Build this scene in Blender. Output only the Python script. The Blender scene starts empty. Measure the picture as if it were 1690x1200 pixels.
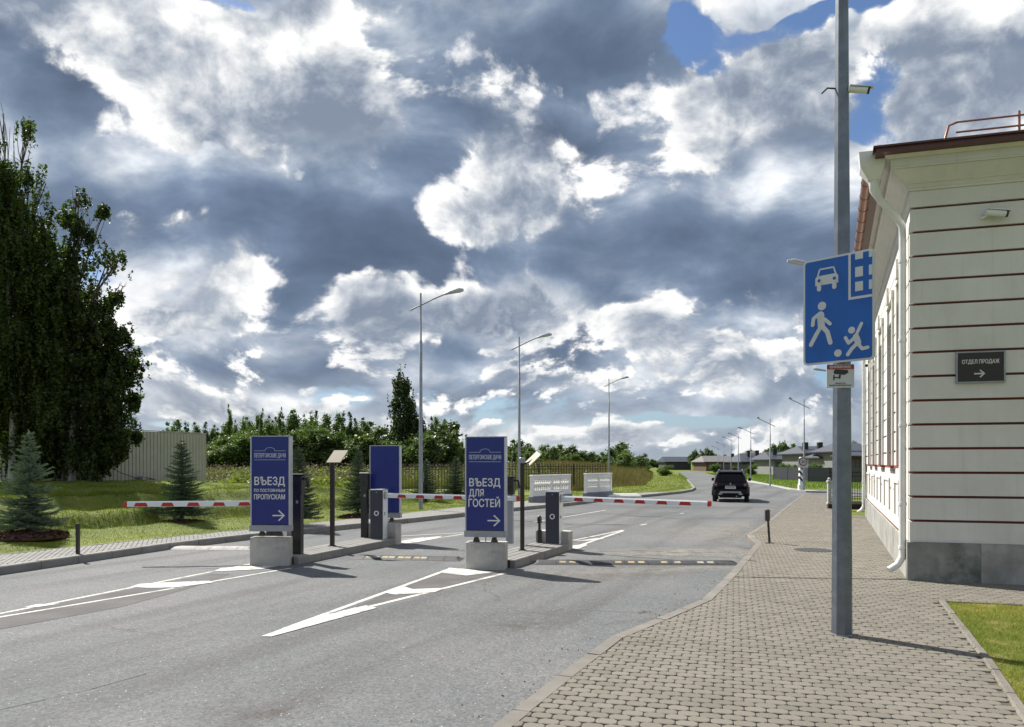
import bpy, bmesh, math, random
import numpy as np
from mathutils import Vector, Matrix
R = math.radians
random.seed(7); rng = np.random.default_rng(7)
SC = bpy.context.scene
COL = SC.collection

# ---------------------------------------------------------------- camera
F = 1250.0; HZ = 764.0; CX = 845.0; EYE = 2.0
cam_d = bpy.data.cameras.new('camera'); cam = bpy.data.objects.new('camera', cam_d); COL.objects.link(cam)
cam.location = (0, 0, EYE); cam.rotation_euler = (R(90), 0, 0)
cam_d.sensor_width = 36; cam_d.lens = F/1690*36; cam_d.shift_y = (HZ-600)/1690
cam_d.clip_start = 0.1; cam_d.clip_end = 12000
SC.camera = cam

# ---------------------------------------------------------------- light
SUN_AZ = R(-45)      # clockwise from +Y : the sun stands ahead to the left
SUN_EL = R(48)
sd = bpy.data.lights.new('sun', 'SUN'); sd.energy = 5.0; sd.angle = R(0.53); sd.color = (1.0, 0.955, 0.88)
sun = bpy.data.objects.new('sun', sd); COL.objects.link(sun)
to_sun = Vector((math.sin(SUN_AZ)*math.cos(SUN_EL), math.cos(SUN_AZ)*math.cos(SUN_EL), math.sin(SUN_EL)))
sun.rotation_euler = to_sun.to_track_quat('Z', 'Y').to_euler()
SC.view_settings.view_transform = 'Standard'; SC.view_settings.look = 'None'
SC.view_settings.gamma = 1; SC.view_settings.use_curve_mapping = False
SC.view_settings.exposure = 0.70

class NT:
    """tiny helper round a node tree"""
    def __init__(s, tree): s.t = tree; s.n = tree.nodes; s.l = tree.links
    def put(s, sock, v):
        if hasattr(v, 'is_output') or isinstance(v, bpy.types.NodeSocket): s.l.new(v, sock)
        elif v is not None: sock.default_value = v
    def m(s, op, a, b=None, c=None, clamp=False):
        n = s.n.new('ShaderNodeMath'); n.operation = op; n.use_clamp = clamp
        for i, v in enumerate((a, b, c)):
            if v is not None: s.put(n.inputs[i], v)
        return n.outputs[0]
    def vm(s, op, a, b=None, scale=None):
        n = s.n.new('ShaderNodeVectorMath'); n.operation = op
        s.put(n.inputs[0], a)
        if b is not None: s.put(n.inputs[1], b)
        if scale is not None: s.put(n.inputs['Scale'], scale)
        return n.outputs['Value'] if op in ('LENGTH', 'DOT_PRODUCT', 'DISTANCE') else n.outputs[0]
    def xyz(s, x, y, z):
        n = s.n.new('ShaderNodeCombineXYZ')
        for i, v in enumerate((x, y, z)): s.put(n.inputs[i], v)
        return n.outputs[0]
    def sep(s, v):
        n = s.n.new('ShaderNodeSeparateXYZ'); s.l.new(v, n.inputs[0]); return n.outputs
    def noise(s, vec, scale, detail=4, rough=0.5, dist=0.0, col=False, dim='3D', lac=2.0):
        n = s.n.new('ShaderNodeTexNoise'); n.noise_dimensions = dim
        if vec is not None: s.l.new(vec, n.inputs['Vector'])
        n.inputs['Scale'].default_value = scale; n.inputs['Detail'].default_value = detail
        n.inputs['Roughness'].default_value = rough; n.inputs['Distortion'].default_value = dist
        n.inputs['Lacunarity'].default_value = lac
        return n.outputs['Color' if col else 'Fac']
    def vor(s, vec, scale, feature='F1', out='Distance', rnd=1.0):
        n = s.n.new('ShaderNodeTexVoronoi'); n.feature = feature
        if vec is not None: s.l.new(vec, n.inputs['Vector'])
        n.inputs['Scale'].default_value = scale; n.inputs['Randomness'].default_value = rnd
        return n.outputs[out]
    def ss(s, v, a, b, lo=0.0, hi=1.0):
        n = s.n.new('ShaderNodeMapRange'); n.interpolation_type = 'SMOOTHSTEP'
        s.put(n.inputs['Value'], v); s.put(n.inputs['From Min'], a); s.put(n.inputs['From Max'], b)
        n.inputs['To Min'].default_value = lo; n.inputs['To Max'].default_value = hi
        return n.outputs[0]
    def mix(s, f, a, b, mode='MIX'):
        n = s.n.new('ShaderNodeMix'); n.data_type = 'RGBA'; n.blend_type = mode; n.clamp_factor = True
        s.put(n.inputs[0], f)
        s.put(n.inputs[6], a if not isinstance(a, tuple) else (*a[:3], 1)); s.put(n.inputs[7], b if not isinstance(b, tuple) else (*b[:3], 1))
        return n.outputs[2]

def make_world():
    w = bpy.data.worlds.new('World'); SC.world = w; w.use_nodes = True
    T = NT(w.node_tree); T.n.clear()
    out = T.n.new('ShaderNodeOutputWorld'); bg = T.n.new('ShaderNodeBackground'); T.l.new(bg.outputs[0], out.inputs[0])
    bg.inputs[1].default_value = 0.1
    sky = T.n.new('ShaderNodeTexSky'); sky.sky_type = 'NISHITA'; sky.sun_disc = False
    sky.sun_elevation = SUN_EL; sky.sun_rotation = SUN_AZ % (2*math.pi); sky.dust_density = 0.6; sky.air_density = 1.0; sky.ozone_density = 2.0
    tc = T.n.new('ShaderNodeTexCoord')
    D = T.vm('NORMALIZE', tc.outputs['Generated'])
    x, y, z = T.sep(D)
    z0 = T.m('MAXIMUM', z, 0.0)
    r = T.m('SQRT', T.m('ADD', T.m('MULTIPLY', x, x), T.m('MULTIPLY', y, y)))
    az = T.m('ARCTAN2', x, y); el = T.m('ARCTAN2', z0, r)
    # cloud coordinates: the direction itself, at a coarse scale overhead and a fine one near the horizon
    P = T.vm('MULTIPLY', D, (1.0, 1.0, 1.25))
    warp = T.vm('SUBTRACT', T.noise(P, 3.0, 3, 0.5, col=True), (0.5, 0.5, 0.5))
    Pw = T.vm('ADD', P, T.vm('SCALE', warp, scale=0.16))
    hi = T.ss(el, 0.09, 0.26)
    def puffs(V, sc, off):
        """cauliflower field 0..1: rounded lobes broken up by fractal noise"""
        if off is not None: V = T.vm('ADD', V, tuple(o/sc for o in off))
        n = T.n.new('ShaderNodeTexVoronoi'); n.feature = 'F1'; n.normalize = True
        T.l.new(V, n.inputs['Vector']); n.inputs['Scale'].default_value = sc*1.9
        n.inputs['Detail'].default_value = 3.0; n.inputs['Roughness'].default_value = 0.5
        lob = T.m('SUBTRACT', 1.0, n.outputs['Distance'])
        f = T.noise(V, sc, 11, 0.60)
        return T.m('ADD', T.m('MULTIPLY', f, 0.86), T.m('MULTIPLY', T.m('SUBTRACT', lob, 0.16), 0.42))
    # layout warps, in radians
    wv = T.vm('SUBTRACT', T.noise(P, 5.0, 5, 0.55, col=True), (0.5, 0.5, 0.5))
    wx, wy, _ = T.sep(wv)
    fall = T.ss(el, 0.0, 0.30, 0.25, 1.0)
    azw = T.m('ADD', az, T.m('MULTIPLY', T.m('MULTIPLY', wx, 0.26), fall)); elw = T.m('ADD', el, T.m('MULTIPLY', T.m('MULTIPLY', wy, 0.20), fall))
    def blob(px, py, sx, sy, amp, ang=0.0):
        a0 = math.atan2(px-CX, F); e0 = math.atan2((HZ-py), math.hypot(F, px-CX))
        k = F/math.cos(a0)**1.5
        da = T.m('SUBTRACT', azw, a0); de = T.m('SUBTRACT', elw, e0)
        c, s_ = math.cos(R(ang)), math.sin(R(ang))
        u = T.m('ADD', T.m('MULTIPLY', da, c*k/sx), T.m('MULTIPLY', de, s_*k/sx))
        v = T.m('SUBTRACT', T.m('MULTIPLY', de, c*k/sy), T.m('MULTIPLY', da, s_*k/sy))
        q = T.m('ADD', T.m('MULTIPLY', u, u), T.m('MULTIPLY', v, v))
        return T.m('MULTIPLY', T.m('EXPONENT', T.m('MULTIPLY', q, -1.0)), amp)
    def total(lst):
        acc = None
        for b in lst:
            v = blob(*b); acc = v if acc is None else T.m('ADD', acc, v)
        return acc
    dark = total([c for c in CLOUD_DARK if c[4] > 0]); white = total([(*c[:4], -c[4], c[5]) for c in CLOUD_DARK if c[4] < 0]); cover = total(CLOUD_COVER)
    big = T.noise(P, 2.2, 3, 0.5)
    def ramp(v, stops):
        r_ = T.n.new('ShaderNodeValToRGB'); T.l.new(v, r_.inputs[0]); cr = r_.color_ramp; cr.interpolation = 'B_SPLINE'
        while len(cr.elements) < len(stops): cr.elements.new(0.5)
        for e, (p, c) in zip(cr.elements, stops): e.position = p; e.color = (*c, 1)
        return r_.outputs[0]
    # deck: the broad shaded cloud masses, soft edged
    sun_off = (math.sin(SUN_AZ)*0.05, 0.0, 0.075)
    Pd = T.vm('MULTIPLY', Pw, (1.0, 1.0, 1.5))
    n1 = T.noise(Pd, 3.6, 9, 0.54); n1s = T.noise(T.vm('ADD', Pd, sun_off), 3.6, 6, 0.54)
    rel1 = T.m('SUBTRACT', n1, n1s)
    dk = T.m('ADD', T.m('MULTIPLY', dark, 0.58), T.m('MULTIPLY', T.m('SUBTRACT', big, 0.5), 0.5))
    dk = T.m('SUBTRACT', dk, T.m('MULTIPLY', white, 0.34))
    dk = T.m('ADD', dk, T.m('MULTIPLY', T.m('SUBTRACT', n1, 0.5), 1.1))
    dk = T.m('ADD', dk, T.m('MULTIPLY', rel1, -3.4))
    dk = T.m('ADD', dk, 0.46)
    dk = T.m('TANH', T.m('MULTIPLY', dk, 1.28))
    deck = ramp(dk, [(0.0, (1.0, 1.0, 1.0)), (0.2, (0.72, 0.77, 0.84)), (0.4, (0.43, 0.49, 0.58)), (0.62, (0.225, 0.295, 0.41)), (0.85, (0.128, 0.18, 0.28)), (1.0, (0.095, 0.13, 0.20))])
    deck = T.mix(T.m('MULTIPLY', T.ss(el, 0.22, 0.42), 0.08), deck, T.vm('MULTIPLY', deck, (1.14, 1.02, 0.86)))
    deck = T.vm('SCALE', deck, scale=T.m('ADD', 0.60, T.m('MULTIPLY', T.noise(Pd, 7.0, 7, 0.6), 0.82)))
    alpha = T.ss(T.m('ADD', T.m('ADD', n1, T.m('MULTIPLY', T.m('SUBTRACT', big, 0.5), 0.5)), cover), 0.38, 0.46)
    # cumulus in front of it: crisp cauliflower heaps, bright where thin or turned to the sun
    Pl = T.vm('MULTIPLY', Pw, (1.0, 1.0, 1.25))
    def both(off):
        A = puffs(Pw, 5.0, off); B = puffs(Pl, 11.0, off)
        m_ = T.n.new('ShaderNodeMix'); T.l.new(hi, m_.inputs[0]); T.l.new(B, m_.inputs[2]); T.l.new(A, m_.inputs[3])
        return m_.outputs[0]
    shape = both(None); shape2 = both((math.sin(SUN_AZ)*0.16, 0.0, 0.24))
    rel2 = T.m('SUBTRACT', shape, shape2)
    f2 = T.m('ADD', shape, T.m('MULTIPLY', white, 0.44)); f2 = T.m('SUBTRACT', f2, T.m('MULTIPLY', dark, 0.30))
    f2 = T.m('ADD', f2, T.m('MULTIPLY', cover, 0.45)); f2 = T.m('ADD', f2, T.m('MULTIPLY', T.m('SUBTRACT', T.noise(Pw, 24.0, 5, 0.6), 0.5), 0.10))
    f2 = T.m('ADD', f2, T.m('MULTIPLY', T.m('SUBTRACT', T.noise(P, 3.7, 2, 0.5), 0.5), 0.55))
    edge = T.ss(rel2, -0.08, 0.07, 0.42, 0.085)          # sharp towards the sun, ragged and soft away from it
    a2 = T.ss(f2, 0.665, T.m('ADD', 0.665, edge))
    thick = T.ss(f2, 0.66, 1.0)
    sh = T.m('ADD', T.m('MULTIPLY', thick, 0.55), T.m('MULTIPLY', rel2, -3.9)); sh = T.m('ADD', sh, T.m('MULTIPLY', T.m('SUBTRACT', n1, 0.5), 0.9)); fine = T.noise(Pl, 17.0, 7, 0.62); sh = T.m('ADD', sh, T.m('MULTIPLY', T.m('SUBTRACT', fine, 0.5), 0.75)); sh = T.m('ADD', sh, 0.27)
    heap = ramp(sh, [(0.0, (1.16, 1.15, 1.12)), (0.22, (0.98, 0.98, 0.97)), (0.45, (0.66, 0.69, 0.73)), (0.7, (0.38, 0.43, 0.51)), (1.0, (0.20, 0.25, 0.34))])
    cloud = T.mix(a2, deck, heap)
    alpha = T.m('MAXIMUM', alpha, a2)
    # creamy haze over the lowest clouds
    low = T.ss(el, 0.0, 0.16, 1.0, 0.0)
    cloud = T.mix(T.m('MULTIPLY', low, 0.30), cloud, (0.66, 0.68, 0.68))
    cloud = T.vm('SCALE', cloud, scale=6.5)
    blue = T.vm('MULTIPLY', sky.outputs[0], (0.55, 0.62, 0.72))
    blue = T.mix(T.m('MULTIPLY', low, 0.5), blue, (1.9, 2.6, 3.6))
    colr = T.mix(alpha, blue, cloud)
    # below the horizon: plain ground tone
    colr = T.mix(T.ss(z, -0.03, 0.0), (0.6, 0.7, 0.5), colr)
    T.l.new(colr, bg.inputs[0])
    w.cycles.sampling_method = 'MANUAL'; w.cycles.sample_map_resolution = 512
# masses of dark cloud and openings: (px, py of the direction, widths, amount, tilt)
CLOUD_DARK = [
 (860, 110, 330, 130, 0.62, 0), (1010, 240, 170, 110, 0.35, 0), (640, 60, 150, 60, 0.25, 0),
 (170, 260, 200, 110, 0.60, -8), (20, 130, 90, 70, 0.5, 0), (300, 330, 110, 50, 0.25, 0),
 (520, 240, 230, 45, 0.42, -18), (1060, 390, 380, 75, 0.72, 0), (560, 420, 180, 60, 0.6, -10), (470, 350, 120, 60, 0.3, 0),
 (820, 460, 230, 45, 0.45, 0), (1250, 240, 90, 60, 0.22, 0), (1260, 470, 130, 60, 0.35, 0),
 (430, 590, 190, 38, 0.55, 0), (520, 500, 90, 60, 0.35, 0), (1000, 560, 160, 30, 0.3, 0), (1200, 660, 180, 22, 0.55, 0),
 (760, 590, 70, 40, 0.35, 0), (380, 700, 80, 16, 0.2, 0), (930, 690, 200, 14, 0.25, 0),
 (240, 90, 150, 60, -0.65, -20), (420, 130, 200, 90, -0.59, -25), (560, 190, 130, 60, -0.59, -20), (860, 330, 110, 70, -0.65, 0),
 (330, 430, 110, 90, -0.65, 0), (250, 520, 120, 60, -0.39, 0), (620, 520, 80, 70, -0.59, 0), (780, 380, 60, 26, -0.52, 0),
 (1270, 120, 120, 80, -0.59, 0), (1600, 150, 130, 130, -0.52, 0), (1330, 240, 60, 40, -0.33, 0), (850, 520, 100, 50, -0.52, 0), (1100, 520, 170, 55, -0.55, 0),
 (420, 590, 60, 30, -0.4, 0), (300, 640, 120, 22, -0.4, 0), (520, 700, 160, 16, -0.4, 0), (900, 620, 120, 26, -0.45, 0), (1180, 600, 90, 34, -0.4, 0), (720, 540, 90, 40, -0.4, 0), (320, 670, 200, 25, -0.52, 0), (1000, 715, 260, 22, -0.59, 0), (1360, 740, 100, 20, -0.45, 0), (500, 20, 120, 60, -0.65, 0), (100, 20, 120, 40, -0.39, 0), (1260, 370, 40, 60, -0.13, 0),
]
CLOUD_COVER = [
 (850, 300, 700, 260, 0.22, 0), (200, 250, 240, 150, 0.2, 0),
 (1400, 5, 170, 34, -0.50, 0), (1180, 15, 60, 34, -0.38, 0), (1480, 200, 55, 55, -0.50, 0), (1450, 50, 60, 30, -0.2, 0),
 (1380, 620, 60, 70, -0.30, 0), (330, 15, 60, 30, -0.22, 0), (700, 115, 40, 20, -0.25, 0), (225, 400, 26, 20, -0.10, 0),
 (1130, 690, 130, 12, -0.25, 0), (300, 700, 90, 12, -0.22, 0), (600, 640, 300, 22, -0.10, 0), (1600, 160, 90, 120, 0.2, 0), (1290, 130, 100, 80, 0.2, 0),
 (700, 560, 500, 80, 0.08, 0),
]
make_world()
#END_LIGHT

# ================================================================ helpers
def G(px, py, z=0.0):
    """the point at height z that the photograph shows at px, py (survey of the place)"""
    Y = (EYE-z)*F/(py-HZ); return ((px-CX)/F*Y, Y)
def ZAT(py, Y): return EYE-(py-HZ)*Y/F
def XAT(px, Y): return (px-CX)/F*Y

def ptree(m):
    m.use_nodes = True; T = NT(m.node_tree); T.n.clear()
    out = T.n.new('ShaderNodeOutputMaterial'); b = T.n.new('ShaderNodeBsdfPrincipled'); T.l.new(b.outputs[0], out.inputs[0])
    return T, b, out
MATS = {}
def mat(name, col, rough=0.6, metal=0.0, var=0.10, scale=6.0, bump=0.0, bscale=60.0, spec=0.5, dirt=None, coat=0.0, rnd=0.0, streak=0.0):
    """a surface with a mottled tone, an optional dirt colour in blotches, fine relief and a per-object shift"""
    if name in MATS: return MATS[name]
    m = bpy.data.materials.new(name); T, b, out = ptree(m); MATS[name] = m
    tc = T.n.new('ShaderNodeTexCoord'); V = tc.outputs['Object']
    n = T.noise(V, scale, 5, 0.6)
    lo = tuple(max(0, c*(1-var)) for c in col); hi = tuple(c*(1+var) for c in col)
    c = T.mix(T.ss(n, 0.3, 0.7), lo, hi)
    if dirt: c = T.mix(T.m('MULTIPLY', T.ss(T.noise(V, scale*0.6, 6, 0.65), 0.48, 0.68), dirt[3]), c, dirt[:3])
    if streak:
        sv = T.vm('MULTIPLY', V, (3.2, 3.2, 0.22)); k = T.m('MULTIPLY', T.ss(T.noise(sv, 2.2, 6, 0.65), 0.50, 0.72), T.ss(T.noise(V, 0.5, 3, 0.5), 0.35, 0.65))
        c = T.mix(T.m('MULTIPLY', k, streak), c, tuple(q*.55 for q in col))
    if rnd:
        oi = T.n.new('ShaderNodeObjectInfo')
        k = T.m('ADD', T.m('MULTIPLY', oi.outputs['Random'], 2*rnd), 1-rnd)
        c = T.vm('SCALE', c, scale=k)
    T.l.new(c, b.inputs['Base Color'])
    b.inputs['Roughness'].default_value = rough; b.inputs['Metallic'].default_value = metal
    b.inputs['Specular IOR Level'].default_value = spec; b.inputs['Coat Weight'].default_value = coat
    if bump:
        bn = T.n.new('ShaderNodeBump'); bn.inputs['Strength'].default_value = bump; bn.inputs['Distance'].default_value = 0.01
        T.l.new(T.noise(V, bscale, 5, 0.6), bn.inputs['Height']); T.l.new(bn.outputs[0], b.inputs['Normal'])
    return m

def blotches(T, V, spots):
    """sum of soft ragged patches (x, y, rx, ry, degrees, amount) in ground metres"""
    w = T.vm('SCALE', T.vm('SUBTRACT', T.noise(V, 1.3, 5, 0.6, col=True), (0.5, 0.5, 0.5)), scale=1.3)
    x, y, _ = T.sep(T.vm('ADD', V, w)); acc = None
    for (cx, cy, rx, ry, a, k) in spots:
        c, s = math.cos(R(a)), math.sin(R(a))
        dx = T.m('SUBTRACT', x, cx); dy = T.m('SUBTRACT', y, cy)
        u = T.m('ADD', T.m('MULTIPLY', dx, c/rx), T.m('MULTIPLY', dy, s/rx)); v = T.m('SUBTRACT', T.m('MULTIPLY', dy, c/ry), T.m('MULTIPLY', dx, s/ry))
        q = T.m('MULTIPLY', T.m('EXPONENT', T.m('MULTIPLY', T.m('ADD', T.m('MULTIPLY', u, u), T.m('MULTIPLY', v, v)), -1.0)), k)
        acc = q if acc is None else T.m('ADD', acc, q)
    return acc

def mat_asphalt():
    m = bpy.data.materials.new('asphalt'); T, b, out = ptree(m)
    tc = T.n.new('ShaderNodeTexCoord'); V = tc.outputs['Object']
    a = R(23.5)
    rot = T.n.new('ShaderNodeMapping'); rot.inputs['Rotation'].default_value = (0, 0, a); T.l.new(V, rot.inputs[0])
    L = T.vm('MULTIPLY', rot.outputs[0], (1.0, 0.06, 1.0))      # long along the lanes
    base = T.mix(T.ss(T.noise(V, 0.22, 5, 0.65), 0.36, 0.64), (0.108, 0.117, 0.119), (0.148, 0.147, 0.148))
    tr = T.noise(L, 1.1, 4, 0.55)
    base = T.mix(T.m('MULTIPLY', T.ss(tr, 0.45, 0.68), 0.75), base, (0.082, 0.081, 0.082))
    base = T.mix(T.m('MULTIPLY', T.ss(T.noise(V, 2.2, 6, 0.7), 0.55, 0.75), 0.25), base, (0.180, 0.176, 0.172))
    spots = blotches(T, V, STAINS_DARK)
    base = T.mix(T.m('MULTIPLY', spots, T.ss(T.noise(V, 5, 5, 0.7), 0.3, 0.6)), base, (0.070, 0.062, 0.056))
    sand = blotches(T, V, STAINS_SAND)
    base = T.mix(T.m('MULTIPLY', sand, T.ss(T.noise(V, 3, 6, 0.7), 0.35, 0.65)), base, (0.27, 0.235, 0.18))
    # aggregate
    av = T.m('ADD', T.m('MULTIPLY', T.sep(T.vor(V, 95, 'F1', 'Color'))[0], 0.45), T.m('MULTIPLY', T.sep(T.vor(V, 42, 'F1', 'Color'))[1], 0.55))
    base = T.vm('SCALE', base, scale=T.m('ADD', T.m('MULTIPLY', av, 0.90), 0.55))
    chips = T.m('MULTIPLY', T.ss(T.vor(V, 24, 'F1', 'Distance'), 0.20, 0.13), T.ss(T.sep(T.vor(V, 24, 'F1', 'Color'))[1], 0.86, 0.93))
    base = T.mix(T.m('MULTIPLY', chips, 0.8), base, (0.55, 0.53, 0.50))
    # hairline cracks in a few places only
    cv = T.vm('ADD', V, T.vm('SCALE', T.vm('SUBTRACT', T.noise(V, 0.9, 5, 0.6, col=True), (0.5,)*3), scale=1.6))
    cr = T.ss(T.vor(cv, 0.17, 'DISTANCE_TO_EDGE'), 0.0014, 0.0040, 1.0, 0.0)
    cr = T.m('MULTIPLY', cr, T.ss(T.noise(V, 0.13, 2, 0.5), 0.50, 0.58))
    base = T.mix(T.m('MULTIPLY', cr, 0.75), base, (0.045, 0.042, 0.04))
    T.l.new(base, b.inputs['Base Color']); b.inputs['Roughness'].default_value = 0.82; b.inputs['Specular IOR Level'].default_value = 0.35
    bn = T.n.new('ShaderNodeBump'); bn.inputs['Strength'].default_value = 0.55; bn.inputs['Distance'].default_value = 0.006
    hgt = T.m('ADD', T.vor(V, 95, 'F1', 'Distance'), T.m('MULTIPLY', T.noise(V, 260, 2, 0.5), 0.5))
    T.l.new(hgt, bn.inputs['Height']); T.l.new(bn.outputs[0], b.inputs['Normal'])
    return m
def _g(px, py): return G(px, py)
STAINS_DARK = [(*_g(905, 1020), 1.3, .28, 60, .55), (*_g(835, 1035), .5, .18, 10, .5), (*_g(730, 1010), .9, .25, 55, .35), (*_g(1010, 948), 2.2, .5, 15, .6), (*_g(1235, 905), .25, .9, 20, .9),
               (*_g(650, 970), 2.4, .25, 62, .4), (*_g(980, 1030), .5, .1, 20, .4), (*_g(445, 1172), .35, .12, 0, .8), (*_g(500, 1158), .5, .09, 30, .5), (*_g(380, 1160), .3, .10, 20, .25),
               (*_g(1170, 838), 6, 1.0, 0, .55), (*_g(1075, 852), .9, .25, 0, 1.2), (*_g(1010, 848), 3.5, .3, 10, .6), (*_g(330, 1085), 2.0, .3, 60, .25), (*_g(1180, 985), .9, .18, 50, .8), (*_g(1110, 1012), .9, .14, 40, .7)]
STAINS_SAND = [(*_g(1120, 912), 2.0, .8, 0, .8), (*_g(1060, 940), 2.5, .4, 10, .45), (*_g(1150, 880), 1.6, 1.6, 20, .4), (*_g(1215, 870), .8, 2.5, -20, .4), (*_g(900, 960), 1.4, .3, 20, .2)]

def mat_paver(name, c0, c1, big):
    m = bpy.data.materials.new(name); T, b, out = ptree(m)
    tc = T.n.new('ShaderNodeTexCoord'); V = tc.outputs['Object']
    at = T.n.new('ShaderNodeAttribute'); at.attribute_name = 'tone'; at.attribute_type = 'GEOMETRY'
    oi = T.n.new('ShaderNodeObjectInfo')
    t = T.m('FRACT', T.m('ADD', at.outputs['Fac'], oi.outputs['Random']))
    geo = T.n.new('ShaderNodeNewGeometry'); W = geo.outputs['Position']
    c = T.mix(t, c0, c1); c = T.mix(T.m('MULTIPLY', T.ss(t, .88, .95), .55), c, tuple(q*.72 for q in c0))
    c = T.mix(T.m('MULTIPLY', T.ss(T.noise(W, 0.7, 5, 0.65), 0.42, 0.72), 0.35), c, big)
    c = T.vm('SCALE', c, scale=T.m('ADD', T.m('MULTIPLY', T.noise(W, 160, 3, 0.6), 0.5), 0.75))
    T.l.new(c, b.inputs['Base Color']); b.inputs['Roughness'].default_value = 0.85; b.inputs['Specular IOR Level'].default_value = 0.3
    bn = T.n.new('ShaderNodeBump'); bn.inputs['Strength'].default_value = 0.35; bn.inputs['Distance'].default_value = 0.004
    T.l.new(T.noise(W, 220, 3, 0.6), bn.inputs['Height']); T.l.new(bn.outputs[0], b.inputs['Normal'])
    return m

def mat_grass(name, a, c, d, patch=0.5, trans=0.0):
    m = bpy.data.materials.new(name); T, b, out = ptree(m)
    geo = T.n.new('ShaderNodeNewGeometry'); W = geo.outputs['Position']
    k = T.mix(T.ss(T.noise(W, 0.45, 5, 0.6), 0.35, 0.65), a, c)
    k = T.mix(T.m('MULTIPLY', T.ss(T.noise(W, 1.7, 5, 0.7), 0.50, 0.68), patch), k, d)
    k = T.vm('SCALE', k, scale=T.m('ADD', T.m('MULTIPLY', T.noise(W, 30, 4, 0.7), 1.1), 0.45))
    T.l.new(k, b.inputs['Base Color']); b.inputs['Roughness'].default_value = 0.75; b.inputs['Specular IOR Level'].default_value = 0.2
    if trans:
        tr = T.n.new('ShaderNodeBsdfTranslucent'); T.l.new(T.vm('MULTIPLY', k, (1.25, 1.35, 0.6)), tr.inputs[0])
        mx = T.n.new('ShaderNodeMixShader'); mx.inputs[0].default_value = trans
        T.l.new(b.outputs[0], mx.inputs[1]); T.l.new(tr.outputs[0], mx.inputs[2]); T.l.new(mx.outputs[0], out.inputs[0])
    else:
        bn = T.n.new('ShaderNodeBump'); bn.inputs['Strength'].default_value = 0.8; bn.inputs['Distance'].default_value = 0.05
        T.l.new(T.noise(W, 14, 5, 0.7), bn.inputs['Height']); T.l.new(bn.outputs[0], b.inputs['Normal'])
    return m

def mat_leaf(name, a, c, trans=0.3, dead=None):
    m = bpy.data.materials.new(name); T, b, out = ptree(m)
    geo = T.n.new('ShaderNodeNewGeometry'); W = geo.outputs['Position']
    oi = T.n.new('ShaderNodeObjectInfo')
    f = T.m('ADD', T.m('MULTIPLY', geo.outputs['Random Per Island'], 0.6), T.m('MULTIPLY', T.noise(W, 0.6, 3, 0.5), 0.5))
    k = T.mix(T.ss(f, 0.2, 0.85), a, c)
    k = T.mix(T.m('MULTIPLY', oi.outputs['Random'], 0.35), k, tuple(x*1.35 for x in c))
    T.l.new(k, b.inputs['Base Color']); b.inputs['Roughness'].default_value = 0.5; b.inputs['Specular IOR Level'].default_value = 0.35
    tr = T.n.new('ShaderNodeBsdfTranslucent'); T.l.new(T.vm('MULTIPLY', k, (1.5, 1.7, 0.6)), tr.inputs[0])
    mx = T.n.new('ShaderNodeMixShader'); mx.inputs[0].default_value = trans
    T.l.new(b.outputs[0], mx.inputs[1]); T.l.new(tr.outputs[0], mx.inputs[2]); T.l.new(mx.outputs[0], out.inputs[0])
    return m

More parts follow.
